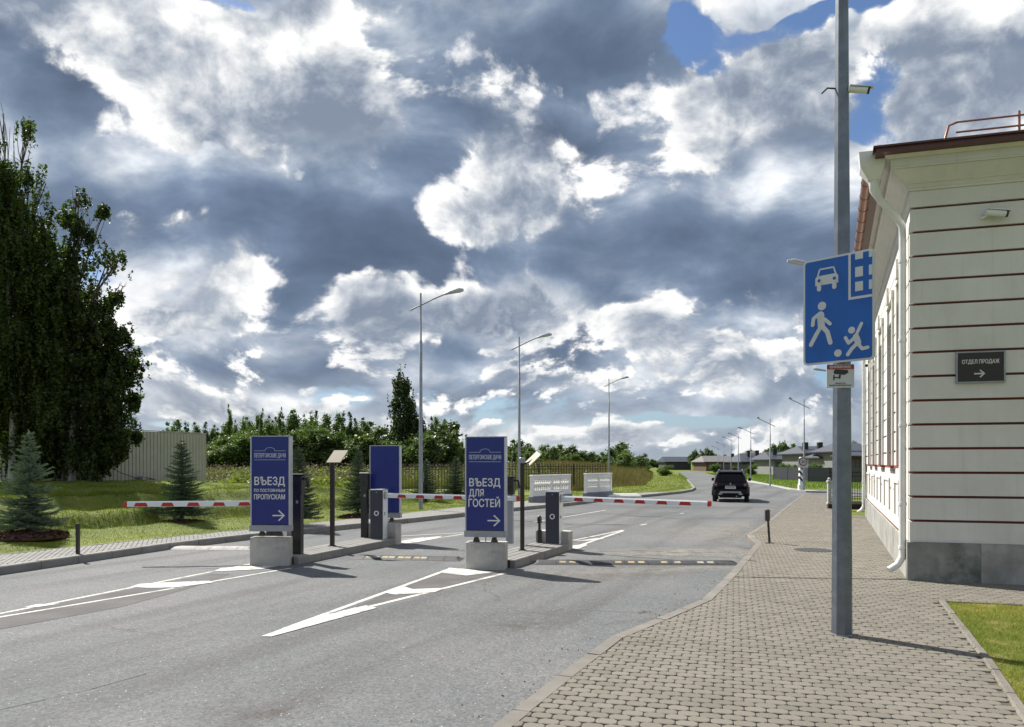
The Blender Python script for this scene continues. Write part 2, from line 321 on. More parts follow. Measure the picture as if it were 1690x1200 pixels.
class MB:
    """collects shapes and links them as one mesh object; every shape may name its material slot"""
    def __init__(s): s.v = []; s.f = []; s.mi = []; s.mats = []; s.sm = []
    def slot(s, m):
        if m is None: return 0
        if m not in s.mats: s.mats.append(m)
        return s.mats.index(m)
    def add(s, vs, fs, m=None, smooth=False):
        o = len(s.v); s.v += [tuple(v) for v in vs]; k = s.slot(m)
        for f in fs: s.f.append(tuple(i+o for i in f)); s.mi.append(k); s.sm.append(smooth)
        return s
    def box(s, x0, x1, y0, y1, z0, z1, m=None, bev=0.0):
        if bev > 0: return s.bevbox(x0, x1, y0, y1, z0, z1, bev, m)
        v = [(x0, y0, z0), (x1, y0, z0), (x1, y1, z0), (x0, y1, z0), (x0, y0, z1), (x1, y0, z1), (x1, y1, z1), (x0, y1, z1)]
        return s.add(v, [(0, 3, 2, 1), (4, 5, 6, 7), (0, 1, 5, 4), (1, 2, 6, 5), (2, 3, 7, 6), (3, 0, 4, 7)], m)
    def bevbox(s, x0, x1, y0, y1, z0, z1, b, m=None):
        """box with a chamfer of b round the top edge and the vertical corners"""
        def ring(i, z, c):
            return [(x0+i+c, y0+i, z), (x1-i-c, y0+i, z), (x1-i, y0+i+c, z), (x1-i, y1-i-c, z), (x1-i-c, y1-i, z), (x0+i+c, y1-i, z), (x0+i, y1-i-c, z), (x0+i, y0+i+c, z)]
        v = ring(0, z0, b)+ring(0, z1-b, b)+ring(b, z1, b*0.5)
        f = [(7, 6, 5, 4, 3, 2, 1, 0), tuple(range(16, 24))]
        for k in (0, 8):
            for i in range(8): f.append((k+i, k+(i+1) % 8, k+8+(i+1) % 8, k+8+i))
        return s.add(v, f, m)
    def prism(s, poly, z0, z1, m=None):
        n = len(poly); v = [(x, y, z0) for x, y in poly]+[(x, y, z1) for x, y in poly]
        f = [tuple(range(n-1, -1, -1)), tuple(range(n, 2*n))]+[(i, (i+1) % n, n+(i+1) % n, n+i) for i in range(n)]
        return s.add(v, f, m)
    def plate(s, poly, y0, y1, m=None):
        """outline in x,z (counter-clockwise seen from -y) given thickness from y0 (front) to y1"""
        n = len(poly); v = [(x, y0, z) for x, z in poly]+[(x, y1, z) for x, z in poly]
        f = [tuple(range(n)), tuple(range(2*n-1, n-1, -1))]+[((i+1) % n, i, n+i, n+(i+1) % n) for i in range(n)]
        return s.add(v, f, m)
    def tube(s, pts, rad, n=8, m=None, smooth=True, cap=True):
        pts = [Vector(p) for p in pts]; rad = rad if hasattr(rad, '__len__') else [rad]*len(pts)
        o = []; fs = []; ref = None
        for i, p in enumerate(pts):
            d = (pts[min(i+1, len(pts)-1)]-pts[max(i-1, 0)]).normalized()
            if ref is None: ref = d.orthogonal().normalized() if abs(d.z) < .99 else Vector((1, 0, 0))
            a = (ref-d*ref.dot(d)).normalized(); b = d.cross(a); ref = a
            for k in range(n):
                t = 2*math.pi*(k+.5)/n; o.append(p+(a*math.cos(t)+b*math.sin(t))*rad[i])
        for i in range(len(pts)-1):
            for k in range(n): fs.append((i*n+k, i*n+(k+1) % n, (i+1)*n+(k+1) % n, (i+1)*n+k))
        s.add(o, fs, m, smooth)
        if cap:
            e = len(o)-n; s.add([o[k] for k in range(n)], [tuple(range(n-1, -1, -1))], m); s.add([o[e+k] for k in range(n)], [tuple(range(n))], m)
        return s
    def lathe(s, prof, n=16, m=None, c=(0, 0), smooth=True):
        v = []; f = []
        for r, z in prof:
            for k in range(n): t = 2*math.pi*k/n; v.append((c[0]+r*math.cos(t), c[1]+r*math.sin(t), z))
        for i in range(len(prof)-1):
            for k in range(n): f.append((i*n+k, i*n+(k+1) % n, (i+1)*n+(k+1) % n, (i+1)*n+k))
        f2 = [tuple(range(n-1, -1, -1)), tuple(range((len(prof)-1)*n, len(prof)*n))]
        s.add(v, f, m, smooth); s.f += [tuple(i+len(s.v)-len(v) for i in q) for q in f2]; s.mi += [s.slot(m)]*2; s.sm += [False]*2
        return s
    def xform(s, M):
        s.v = [tuple(M @ Vector(p)) for p in s.v]; return s
    def mesh(s, name, m=None):
        me = bpy.data.meshes.new(name); me.from_pydata(s.v, [], s.f)
        if m is not None and not s.mats: me.materials.append(m)
        for q in s.mats: me.materials.append(q if q is not None else m)
        if len(me.materials) > 1: me.polygons.foreach_set('material_index', s.mi)
        me.polygons.foreach_set('use_smooth', s.sm); me.update(); return me
    def build(s, name, m=None, parent=None, **k):
        return link(name, s.mesh(name, m), parent, **k)

def link(name, data, parent=None, loc=None, rz=None, label=None, cat=None, group=None, kind=None, rot=None, scale=None):
    o = bpy.data.objects.new(name, data); COL.objects.link(o)
    if parent is not None: o.parent = parent
    if loc is not None: o.location = loc if len(loc) == 3 else (*loc, 0)
    if rz is not None: o.rotation_euler = (0, 0, rz)
    if rot is not None: o.rotation_euler = rot
    if scale is not None: o.scale = scale if hasattr(scale, '__len__') else (scale,)*3
    for k, v in (('label', label), ('category', cat), ('group', group), ('kind', kind)):
        if v: o[k] = v
    return o
def thing(name, label, cat, loc=(0, 0, 0), rz=0, group=None, rot=None, scale=None):
    return link(name, None, None, loc, rz if rot is None else None, label, cat, group, rot=rot, scale=scale)
def copy_tree(o, parent=None, loc=None, rz=None, label=None, scale=None):
    c = o.copy(); COL.objects.link(c); c.parent = parent
    if loc is not None: c.location = loc if len(loc) == 3 else (*loc, 0)
    if rz is not None: c.rotation_euler = (0, 0, rz)
    if scale is not None: c.scale = scale if hasattr(scale, '__len__') else (scale,)*3
    if label: c['label'] = label
    for ch in list(o.children): copy_tree(ch, c)
    return c
def struct(name, mb, m): return mb.build(name, m, kind='structure')
def np_mesh(name, V, Fq, mats, n=4, smooth=False, tone=None):
    """mesh from numpy vertices and equal-sided faces"""
    me = bpy.data.meshes.new(name); Fq = np.asarray(Fq, dtype=np.int32); V = np.asarray(V, dtype=np.float32)
    me.vertices.add(len(V)); me.vertices.foreach_set('co', V.ravel())
    me.loops.add(Fq.size); me.loops.foreach_set('vertex_index', Fq.ravel())
    me.polygons.add(len(Fq)); me.polygons.foreach_set('loop_start', np.arange(0, Fq.size, n, dtype=np.int32))
    me.polygons.foreach_set('use_smooth', np.full(len(Fq), smooth, dtype=bool))
    me.materials.append(mats); me.update(calc_edges=True); me.validate()
    if tone is not None:
        a = me.attributes.new('tone', 'FLOAT', 'POINT'); a.data.foreach_set('value', np.asarray(tone, dtype=np.float32))
    return me
_fc = {}
def text_mesh(name, txt, size, m, extrude=0.0015, align='CENTER', width=None, bold=0.0, parent=None, shear=0.0):
    """lettering as thin raised geometry standing in the local x,z plane, facing -y"""
    cu = bpy.data.curves.new(name, 'FONT'); cu.body = txt; cu.size = size; cu.align_x = align; cu.extrude = extrude; cu.offset = 0.0; cu.resolution_u = 3; cu.shear = shear
    tmp = bpy.data.objects.new(name, cu); COL.objects.link(tmp)
    bpy.context.view_layer.update()
    dg = bpy.context.evaluated_depsgraph_get(); me = bpy.data.meshes.new_from_object(tmp.evaluated_get(dg))
    bpy.data.objects.remove(tmp)
    xs = [v.co.x for v in me.vertices]; sx = 1.0
    if width and xs: sx = width/(max(xs)-min(xs))
    me.transform(Matrix.Rotation(R(90), 4, 'X') @ Matrix.Diagonal((sx, 1, 1, 1)))
    if bold:
        bm = bmesh.new(); bm.from_mesh(me); src = bm.verts[:] + bm.edges[:] + bm.faces[:]
        for k, (dx, dz) in enumerate(((bold, 0), (-bold, 0), (0, bold), (0, -bold))):
            r_ = bmesh.ops.duplicate(bm, geom=src); vs = [g for g in r_['geom'] if isinstance(g, bmesh.types.BMVert)]
            bmesh.ops.translate(bm, verts=vs, vec=(dx, .00025*(k+1), dz))
        bm.to_mesh(me); bm.free()
    me.name = name; me.materials.clear(); me.materials.append(m)
    return me

# shared materials
galv = mat('galvanised_steel', (0.165, 0.185, 0.215), 0.40, 0.55, 0.14, 7, 0.04, 40, dirt=(0.12, 0.135, 0.16, 0.5))
galv_dull = mat('dull_grey_pole_paint', (0.27, 0.29, 0.31), 0.5, 0.3, 0.12, 5)
black = mat('black_paint', (0.016, 0.015, 0.015), 0.35, 0.0, 0.15, 20)
brown_black = mat('dark_brown_paint', (0.028, 0.018, 0.014), 0.4, 0.0, 0.15, 15)
conc = mat('cast_concrete', (0.40, 0.385, 0.355), 0.85, 0, 0.12, 3.2, 0.4, 50, dirt=(0.19, 0.18, 0.165, 0.75))
kerbm = mat('kerb_concrete', (0.235, 0.225, 0.21), 0.85, 0, 0.10, 3, 0.3, 70, dirt=(0.21, 0.19, 0.17, 0.45), rnd=0.07)
kerb_r = mat('pinkish_kerb_concrete', (0.178, 0.162, 0.142), 0.85, 0, 0.10, 3, 0.3, 70, dirt=(0.135, 0.122, 0.105, 0.5), rnd=0.08)
jointm = mat('joint_sand', (0.085, 0.075, 0.06), 0.95, 0, 0.3, 8, 0.4, 60, dirt=(0.06, 0.07, 0.03, 0.5))
white_p = mat('white_road_paint', (0.52, 0.51, 0.475), 0.7, 0, 0.08, 7, 0.3, 90, dirt=(0.17, 0.167, 0.16, 0.85))
blue_vinyl = mat('deep_blue_vinyl', (0.010, 0.020, 0.165), 0.32, 0, 0.05, 2)
silver = mat('brushed_aluminium', (0.48, 0.49, 0.53), 0.35, 0.6, 0.05, 8)
grey_band = mat('grey_powder_coat', (0.30, 0.31, 0.33), 0.45, 0.3, 0.06, 8)
letter = mat('white_lettering', (0.66, 0.65, 0.60), 0.5, 0, 0.02, 3)
letter_thin = mat('pale_blue_lettering', (0.42, 0.44, 0.52), 0.5, 0, 0.02, 3)

# ================================================================ ground and roads
ANG = R(23.5); U = Vector((math.sin(ANG), math.cos(ANG))); W_ = Vector((math.cos(ANG), -math.sin(ANG)))   # along and across the lanes
KZ = 0.15; RZ = 0.10       # kerb heights, far and near side
def GL(*pts, z=0.0): return [G(px, py, z) for px, py in pts]
def along(p, ang, d): return (p[0]+math.sin(R(ang))*d, p[1]+math.cos(R(ang))*d)

left_outer = GL((0, 935), (130, 917), (280, 896), (414, 881), (543, 868.5), (700, 853), (762, 846.5), (839, 838.5), (940, 829.5), (1015, 820.5), (1080, 815), (1125, 810.5), z=KZ)
left_outer = [along(left_outer[0], 197, 7), along(left_outer[0], 197, 0.01)]+left_outer[1:]
left_outer += GL((1142, 807.5), (1148, 804), (1143, 799), (1136, 791), z=KZ)
far_left_edge = GL((1117.5, 777.6))[0]
left_inner = GL((0, 916), (210, 894), (420, 873), (560, 859), (762, 837), (874, 826.5), (1000, 817.5), (1040, 814), z=KZ)
left_inner = [along(left_inner[0], 197, 8)]+left_inner
right_outer = GL((806, 1200), (844, 1171), (918, 1114.5), (1007, 1050), (1080, 1021), (1155, 990), (1205, 944), (1219, 927.5), (1239, 906), (1247, 896), (1231, 882), (1260, 865), (1286, 844), (1304, 830), (1325, 816.5), z=RZ)
right_outer = [along(right_outer[0], 205, 8.0)]+right_outer
corner_r = G(1366, 816.5, RZ)

asph = MB()
asph_poly = [(-45, -12), (right_outer[0][0]+.3, -12)]+[(x+.05, y) for x, y in right_outer]+[(corner_r[0]+30, corner_r[1]+.5), (corner_r[0]+30, G(1364, 813)[1])]+GL((1300, 808.5), (1262, 800), (1238, 796.5), (1177, 784), (1151.6, 777.6))+[far_left_edge]
asph_poly += GL((1136, 791), (1143, 799), (1148, 804), (1142, 808))+[(x-.05, y) for x, y in reversed(left_outer[:-4])]+[(left_outer[0][0]-6, -12)]
asph_poly = [p for i, p in enumerate(asph_poly) if i == 0 or (abs(p[0]-asph_poly[i-1][0])+abs(p[1]-asph_poly[i-1][1])) > 1e-4]
asph_poly[0] = (left_outer[0][0]-.2, -12); asph_poly.pop()
def tri_sheet(poly, z, m, name=None, kind=None, parent=None):
    bm = bmesh.new(); vs = [bm.verts.new((x, y, z)) for x, y in poly]; f = bm.faces.new(vs); f.normal_update()
    if f.normal.z < 0: f.normal_flip()
    bmesh.ops.triangulate(bm, faces=[f]); me = bpy.data.meshes.new(name); bm.to_mesh(me); bm.free(); me.materials.append(m)
    return link(name, me, parent, kind=kind)
asphalt_m = mat_asphalt()
tri_sheet(asph_poly, 0.0, asphalt_m, 'road', 'structure')

def seg_dist(X, Y, pts):
    """signed distance to an open polyline, positive on its left side"""
    best = np.full(X.shape, 1e9); sg = np.zeros(X.shape)
    for (x0, y0), (x1, y1) in zip(pts[:-1], pts[1:]):
        dx, dy = x1-x0, y1-y0; L = dx*dx+dy*dy; t = np.clip(((X-x0)*dx+(Y-y0)*dy)/L, 0, 1)
        d = np.hypot(X-x0-t*dx, Y-y0-t*dy); c = dx*(Y-y0)-dy*(X-x0)
        k = d < best-1e-9; best = np.where(k, d, best); sg = np.where(k, np.sign(c), sg)
    return best*sg
def sstep(a, b, x): t = np.clip((x-a)/(b-a), 0, 1); return t*t*(3-2*t)
edge_ext = left_inner+[G(1148, 803, 0), G(1135, 791), (far_left_edge[0]-1.5, far_left_edge[1]), (60, 400)]
def ground_z(X, Y):
    X = np.asarray(X, float); Y = np.asarray(Y, float)
    d = seg_dist(X, Y, edge_ext)
    wob = 0.35*np.sin(X*.9+Y*.35)+.25*np.sin(Y*1.3-X*.4)
    bank = 0.12*sstep(1.0, 3.0, d)-.10*sstep(2.9, 3.5, d+wob*.5)+0.46*sstep(3.5, 4.15, d+wob*.5)-.06*sstep(5.6, 6.4, d+wob*.6)+0.40*sstep(6.4, 7.1, d+wob*.6)+0.24*sstep(9, 13.5, d)
    fade = 1-sstep(34, 45, Y+0.6*(X+8).clip(0, 40))
    far = 1.0*sstep(52, 92, Y)*sstep(6, 18, d)
    z = KZ-.03+np.maximum(bank*fade, far)
    rough = (0.03*np.sin(X*2.1)*np.sin(Y*1.7)+.02*np.sin(X*4.7+Y*3.1))*sstep(.5, 2, d)
    left = z+rough
    far_road = sstep(58, 64, Y)
    left = left*(1-far_road)+far_road*(np.maximum(far, 0)+rough+0.05)
    right = np.full(X.shape, -.03)
    out = np.where(d > 0, left, right)
    return np.where(np.abs(d) < .02, -.03, out)
def axis(lo, hi, step, far):
    a = list(np.arange(lo, hi+step, step)); s = step; x = lo
    L = []; 
    while x > -far: s *= 1.22; x -= s; L.append(x)
    s = step; x = a[-1]; Rr = []
    while x < far: s *= 1.22; x += s; Rr.append(x)
    return np.array(L[::-1]+a+Rr)
gx = axis(-36, 16, 0.2, 5200); gy = axis(8, 60, 0.2, 5200)
XX, YY = np.meshgrid(gx, gy); ZZ = ground_z(XX, YY)
dd = seg_dist(XX, YY, edge_ext)
ZZ = np.where((dd > 0) & (dd < 0.45) & (YY < 60), KZ-.02, ZZ); ZZ = np.where((dd <= 0) & (dd > -1.2) & (YY < 46), -.03, ZZ)
nx_, ny_ = len(gx), len(gy); idx = np.arange(nx_*ny_).reshape(ny_, nx_)
quads = np.stack([idx[:-1, :-1], idx[:-1, 1:], idx[1:, 1:], idx[1:, :-1]], -1).reshape(-1, 4)
lawn_m = mat_grass('lawn', (0.085, 0.120, 0.012), (0.150, 0.180, 0.020), (0.19, 0.175, 0.045), 0.5)
g_ob = link('ground', np_mesh('ground', np.stack([XX.ravel(), YY.ravel(), ZZ.ravel()], 1), quads, lawn_m, smooth=True), kind='structure')

# ---- kerbs: a run of separate stones along a polyline
def resample(pts, step):
    P = [Vector(p) for p in pts]; out = [P[0]]; acc = 0
    for a, b in zip(P[:-1], P[1:]):
        L = (b-a).length; n = max(1, round(L/step))
        for i in range(1, n+1): out.append(a.lerp(b, i/n))
    return out
def kerb_run(name, pts, width, z0, z1, m, side, step=1.0, gap=0.008):
    """side +1: the stone's body lies to the left of the line, -1: to the right"""
    root = link(name, None, kind='structure'); P = resample(pts, step)
    nrm = []
    for i in range(len(P)):
        d = (P[min(i+1, len(P)-1)]-P[max(i-1, 0)]).normalized(); nrm.append(Vector((-d.y, d.x))*side)
    for i in range(len(P)-1):
        a, b = P[i], P[i+1]; d = (b-a).normalized(); j = random.uniform(-.004, .004); zz = z1+random.uniform(-.003, .003)
        a0, b0 = a+d*gap, b-d*gap; a1, b1 = a0+nrm[i]*width, b0+nrm[i+1]*width; c = .018
        a2, b2 = a0+nrm[i]*c, b0+nrm[i+1]*c
        v = [(*a0, z0), (*b0, z0), (*b1, z0), (*a1, z0), (*a0, zz-c), (*b0, zz-c), (*b1, zz), (*a1, zz), (*a2, zz), (*b2, zz)]
        f = [(0, 1, 5, 4), (4, 5, 9, 8), (8, 9, 6, 7), (1, 2, 6, 9, 5), (2, 3, 7, 6), (3, 0, 4, 8, 7)]
        if side < 0: f = [q[::-1] for q in f]
        MB().add([(x+j*nrm[i].x, y+j*nrm[i].y, z) for x, y, z in v], [q for q in f]).build('kerb_stone', m, root)
    return root
kerb_run('far_kerb', left_outer, 0.17, -.05, KZ, kerbm, 1, 1.0)
kerb_run('near_kerb', right_outer, 0.15, -.05, RZ+.004, kerb_r, -1, 1.0)
# thin edging between the far walk and the lawn
kerb_run('walk_edging', left_inner, 0.06, 0.0, KZ+.005, kerbm, 1, 1.0)

# ---- pavers
def in_poly(X, Y, poly):
    X = np.asarray(X); Y = np.asarray(Y); ins = np.zeros(X.shape, bool); n = len(poly); j = n-1
    for i in range(n):
        xi, yi = poly[i]; xj, yj = poly[j]
        with np.errstate(divide='ignore', invalid='ignore'):
            c = ((yi > Y) != (yj > Y)) & (X < (xj-xi)*(Y-yi)/(yj-yi+1e-12)+xi)
        ins ^= c; j = i
    return ins
def paver_verts(L, S, c=.024, bv=.004, h=.03, round_=True):
    def ring(i, z):
        a, b, cc = L/2-i, S/2-i, c
        return [(-a+cc*1.2, -b, z), (a-cc*1.2, -b, z), (a, -b+cc, z), (a, b-cc, z), (a-cc*1.2, b, z), (-a+cc*1.2, b, z), (-a, b-cc, z), (-a, -b+cc, z)]
    return np.array(ring(0, -h)+ring(0, -bv)+ring(bv*1.4, 0.0))
PF = [(16, 17, 18, 19, 20, 21, 22, 23)]
def paver_faces():
    q = []
    for k in (0, 8):
        for i in range(8): q.append((k+i, k+(i+1) % 8, k+8+(i+1) % 8, k+8+i))
    top = [(16, 17, 18, 23), (23, 18, 19, 22), (22, 19, 20, 21)]
    return np.array(q+top)
def pave(name, poly, ang, L, S, z, m, bed, n_single=0, maxY=60, gap=.006, block=None, label=None):
    """paved area: the nearest pavers one by one, the others joined"""
    root = tri_sheet(poly, z-.014, bed, name, 'structure')
    a = R(ang); ex = Vector((math.cos(a), -math.sin(a))); ey = Vector((math.sin(a), math.cos(a)))
    P = np.array(poly); xr = P @ np.array(ex); yr = P @ np.array(ey)
    i0, i1 = int(xr.min()/L)-2, int(xr.max()/L)+2; j0, j1 = int(yr.min()/S)-2, int(yr.max()/S)+2
    I, J = np.meshgrid(np.arange(i0, i1), np.arange(j0, j1)); I = I.ravel(); J = J.ravel()
    lx = (I+(J % 2)*.5)*L; ly = J*S; X = lx*ex.x+ly*ey.x; Y = lx*ex.y+ly*ey.y
    k = in_poly(X, Y, poly) & (Y < maxY) & (Y > 2)
    if block is not None: k &= ~block(X, Y)
    X, Y = X[k], Y[k]
    base = paver_verts(L-gap, S-gap); fc = paver_faces()
    vis = (np.abs(X)/np.maximum(Y, .1) < .70) & (Y > 5.2)
    order = np.argsort(np.where(vis, Y, 1e6)); single = set(order[:n_single].tolist()) if n_single else set()
    me = None
    for q in order[:n_single]:
        if me is None:
            me = np_mesh('paver', base, fc, m)
        link('paver', me, root, (X[q], Y[q], z+random.uniform(-.0025, .0025)), rot=(random.uniform(-.006, .006), random.uniform(-.006, .006), -a+random.uniform(-.006, .006)))
    rest = np.array([q for q in range(len(X)) if q not in single]); n = len(rest)
    if n:
        th = -a+rng.uniform(-.006, .006, n); c, s = np.cos(th), np.sin(th)
        bx, by, bz = base[:, 0], base[:, 1], base[:, 2]
        tx, ty = rng.uniform(-.008, .008, n), rng.uniform(-.008, .008, n)
        V = np.empty((n, 24, 3)); V[:, :, 0] = X[rest][:, None]+bx*c[:, None]-by*s[:, None]; V[:, :, 1] = Y[rest][:, None]+bx*s[:, None]+by*c[:, None]
        V[:, :, 2] = z+rng.uniform(-.0025, .0025, n)[:, None]+bz+tx[:, None]*bx+ty[:, None]*by
        FQ = (fc[None]+24*np.arange(n)[:, None, None]).reshape(-1, 4)
        link('paver', np_mesh('pavers_joined', V.reshape(-1, 3), FQ, m, tone=np.repeat(rng.uniform(0, 1, n), 24)), root, kind='stuff')
    return root
paver_near = mat_paver('beige_pavers', (0.160, 0.147, 0.121), (0.198, 0.182, 0.151), (0.118, 0.108, 0.090))
paver_far = mat_paver('grey_pavers', (0.225, 0.218, 0.205), (0.25, 0.243, 0.23), (0.19, 0.182, 0.172))
# building corner and directions (needed for the near walk's outline)
BC = Vector(G(1505, 957, RZ)); BS = Vector((math.sin(R(22.8)), math.cos(R(22.8)))); BF = Vector((0.959, -0.2825)).normalized()
def inset(pts, d):
    P = [Vector(p) for p in pts]; o = []
    for i in range(len(P)):
        t = (P[min(i+1, len(P)-1)]-P[max(i-1, 0)]).normalized(); o.append(tuple(P[i]+Vector((t.y, -t.x))*d))
    return o
lawn_edge = GL((1690, 1193), (1634, 1106), (1586, 1040), (1548, 991), z=RZ)
lawn_edge = [along(lawn_edge[0], 195, 5)]+lawn_edge
lawn_top = [tuple(Vector(lawn_edge[-1])+BF*k) for k in (2.0, 14.0)]
facade_end = BC+BS*16.2
wall_front_far = BC+BF*14
side_path = [tuple(BC), tuple(facade_end), G(1366, 836, RZ), corner_r]
near_poly = inset(right_outer, 0.07)+[corner_r]+GL((1366, 838), z=RZ)+[tuple(facade_end+Vector((-.55, 0))), tuple(facade_end+Vector((.1, 0))), tuple(BC+Vector((.1, .1))), tuple(wall_front_far)]+lawn_top[::-1]+lawn_edge[::-1]+[(4.0, 2.0)]
DRAIN_Y = G(1300, 953, RZ)[1]
near_root = pave('pavement', near_poly, 16.3, 0.163, 0.118, RZ, paver_near, jointm, 300)
# the shallow drain gap running across the walk from the downpipe
dA = Vector(G(1212, 952.5, RZ)); dB = Vector(G(1500, 956.5, RZ)); dn = Vector((0, 1))*.028
MB().prism([tuple(dA-dn), tuple(dB-dn*1.3), tuple(dB+dn*1.3), tuple(dA+dn)], RZ+.001, RZ+.005).build('drain_groove', mat('dark_joint', (.06, .048, .035), .95, 0, .3, 12), near_root)
left_poly = [p for p in inset(left_outer[:-4], -0.10)]+[left_inner[-1]]+left_inner[-2::-1]
left_root = pave('far_footpath', left_poly, 66.5, 0.20, 0.10, KZ, paver_far, jointm, 0, maxY=48)
left_root.name = 'far_pavement'
# near lawn with its narrow kerb
kerb_run('lawn_edging', lawn_edge, 0.075, 0.0, RZ+.012, kerb_r, -1, 1.0)
kerb_run('lawn_edging', [lawn_edge[-1]]+lawn_top, 0.06, 0.0, RZ+.006, kerb_r, -1, 1.0)
near_lawn = lawn_edge+lawn_top+[(lawn_top[-1][0]+2, 3), (lawn_edge[0][0]+1, 1.5)]
dry_lawn = mat_grass('sunny_lawn', (0.115, 0.135, 0.025), (0.165, 0.165, 0.038), (0.26, 0.22, 0.085), 0.9)
tri_sheet(near_lawn, RZ-.012, dry_lawn, 'near_lawn', 'structure')
# light walk beyond the crossing, on the far right
tri_sheet(GL((1300, 808.3), (1262, 800), (1238, 796.5), (1190, 787), (1210, 787), (1262, 797.5), (1310, 806.5), (1364, 811.5), (1364, 813)), 0.01, mat('pale_concrete_walk', (0.34, 0.33, 0.30), .85, 0, .08, 1.0), 'far_walk', 'structure')
kerb_run('crossing_kerb', GL((1304, 810), (1330, 812.8), (1366, 813.8), (1425, 816)), 0.15, -.05, .12, kerbm, 1, 1.0)

# ---- painted markings
def line_quad(mb, a, b, wa, wb, z=.004):
    a, b = Vector(a), Vector(b); d = (b-a).normalized(); n = Vector((-d.y, d.x))
    mb.add([(*(a-n*wa), z), (*(b-n*wb), z), (*(b+n*wb), z), (*(a+n*wa), z)], [(0, 1, 2, 3)])
patch_m = mat('worn_brownish_asphalt', (0.090, 0.086, 0.085), 0.9, 0, 0.18, 1.6, 0.5, 120)
def marking(name, label, lines, polys, patch=None):
    mb = MB()
    for a, b, wa, wb in lines: line_quad(mb, G(*a), G(*b), wa*.78, wb*.78)
    for p in polys:
        q = GL(*p); ar = sum(q[i][0]*q[(i+1) % len(q)][1]-q[(i+1) % len(q)][0]*q[i][1] for i in range(len(q)))
        if ar < 0: q = q[::-1]
        mb.add([(x, y, .008) for x, y in q], [tuple(range(len(q)))])
    o = mb.build('road_marking', white_p, kind='structure')
    if patch: tri_sheet(GL(*patch), .003, patch_m, 'asphalt_patch', 'structure')
    return o
marking('m', '', [((470, 1038), (743, 939), .055, .06), ((470, 1041), (590, 1003), .05, .05), ((560, 1014), (835, 946), .06, .06)],
        [[(431, 1051), (448, 1051.5), (600, 1010), (622, 1004), (604, 1000), (560, 1010), (500, 1026)], [(635, 979), (668, 969), (681, 973), (735, 971), (718, 978), (652, 982)],
         [(730, 946), (741, 937.5), (772, 940), (800, 943.5), (815, 945), (770, 950.5)]],
        [(560, 1012), (636, 981), (728, 946), (815, 946), (740, 968), (590, 1005)])
marking('m', '', [((-80, 1029), (414, 931), .05, .05), ((-80, 1032), (300, 969), .045, .045), ((285, 971), (480, 938), .05, .05)],
        [[(215, 969), (232, 964), (345, 959), (352, 962), (290, 970), (245, 971)], [(40, 1003), (60, 998), (100, 997), (60, 1003)], [(350, 944), (366, 938), (420, 934), (480, 931), (430, 940)]],
        [(-60, 1035), (60, 1003), (230, 970), (350, 947), (380, 948), (310, 972), (200, 1002), (60, 1028), (-60, 1050)])
marking('m', '', [((655, 899), (768, 881), .05, .05), ((658, 885), (770, 879), .05, .05), ((655, 891), (700, 887.5), .05, .05)], [[(655, 894), (690, 889), (730, 885), (722, 889), (690, 895), (656, 899)]])
marking('m', '', [((946, 892), (1029, 875), .055, .06), ((946, 904), (1029, 876), .06, .07)], [[(948, 893.5), (985, 888.5), (997, 889.5), (985, 892), (955, 893.5)], [(944, 901), (963, 898.5), (970, 900), (952, 907.5), (944, 906)]])
marking('m', '', [((880, 862), (1000, 842), .05, .05), ((1122, 848), (1129, 847), .05, .05), ((1057, 867), (1067, 865), .06, .06)], [])

# ---- cracks as shallow sunken lines (long transverse seam before the crossing)
crack_m = mat('crack_filler', (0.04, 0.036, 0.033), .9, 0, .2, 10)
def crack(pts, w):
    P = resample(GL(*pts), .5); P = [p+Vector((random.uniform(-.03, .03), random.uniform(-.03, .03))) for p in P]
    mb = MB()
    for a, b in zip(P[:-1], P[1:]): line_quad(mb, a, b+(b-a)*.1, w*random.uniform(.5, 1.2), w*random.uniform(.5, 1.2), .0025)
    return mb.build('road_crack', crack_m, kind='structure')
crack([(985, 911), (1060, 909), (1120, 912), (1190, 912.5), (1240, 913)], .012)
crack([(1000, 918), (1080, 917), (1160, 919), (1215, 921)], .008)
crack([(980, 845), (1040, 851), (1090, 854), (1130, 857), (1262, 854)], .03)
crack([(232, 934), (300, 937), (380, 940), (410, 938)], .007)
crack([(0, 1172), (60, 1158), (150, 1136), (230, 1115)], .004)
crack([(1085, 853), (1130, 842)], .02)

# ================================================================ islands with their gear
iron = mat('rusty_steel', (0.10, 0.07, 0.05), .7, .4, .3, 10)
rubber = mat('black_rubber', (0.035, 0.035, 0.037), .65, 0, .2, 10, .3, 60)
red_film = mat('red_reflective_film', (0.42, 0.018, 0.015), .35, 0, .08, 6)
white_arm = mat('white_powder_coat', (0.74, 0.75, 0.76), .35, 0, .03, 4)
anthr = mat('anthracite_powder_coat', (0.035, 0.040, 0.055), .45, 0.1, .08, 12)
tan_plate = mat('tan_plate', (0.30, 0.26, 0.18), .55, 0, .06, 5)
red_dim = mat('red_plastic', (0.45, 0.03, 0.02), .3, 0, .05, 6)

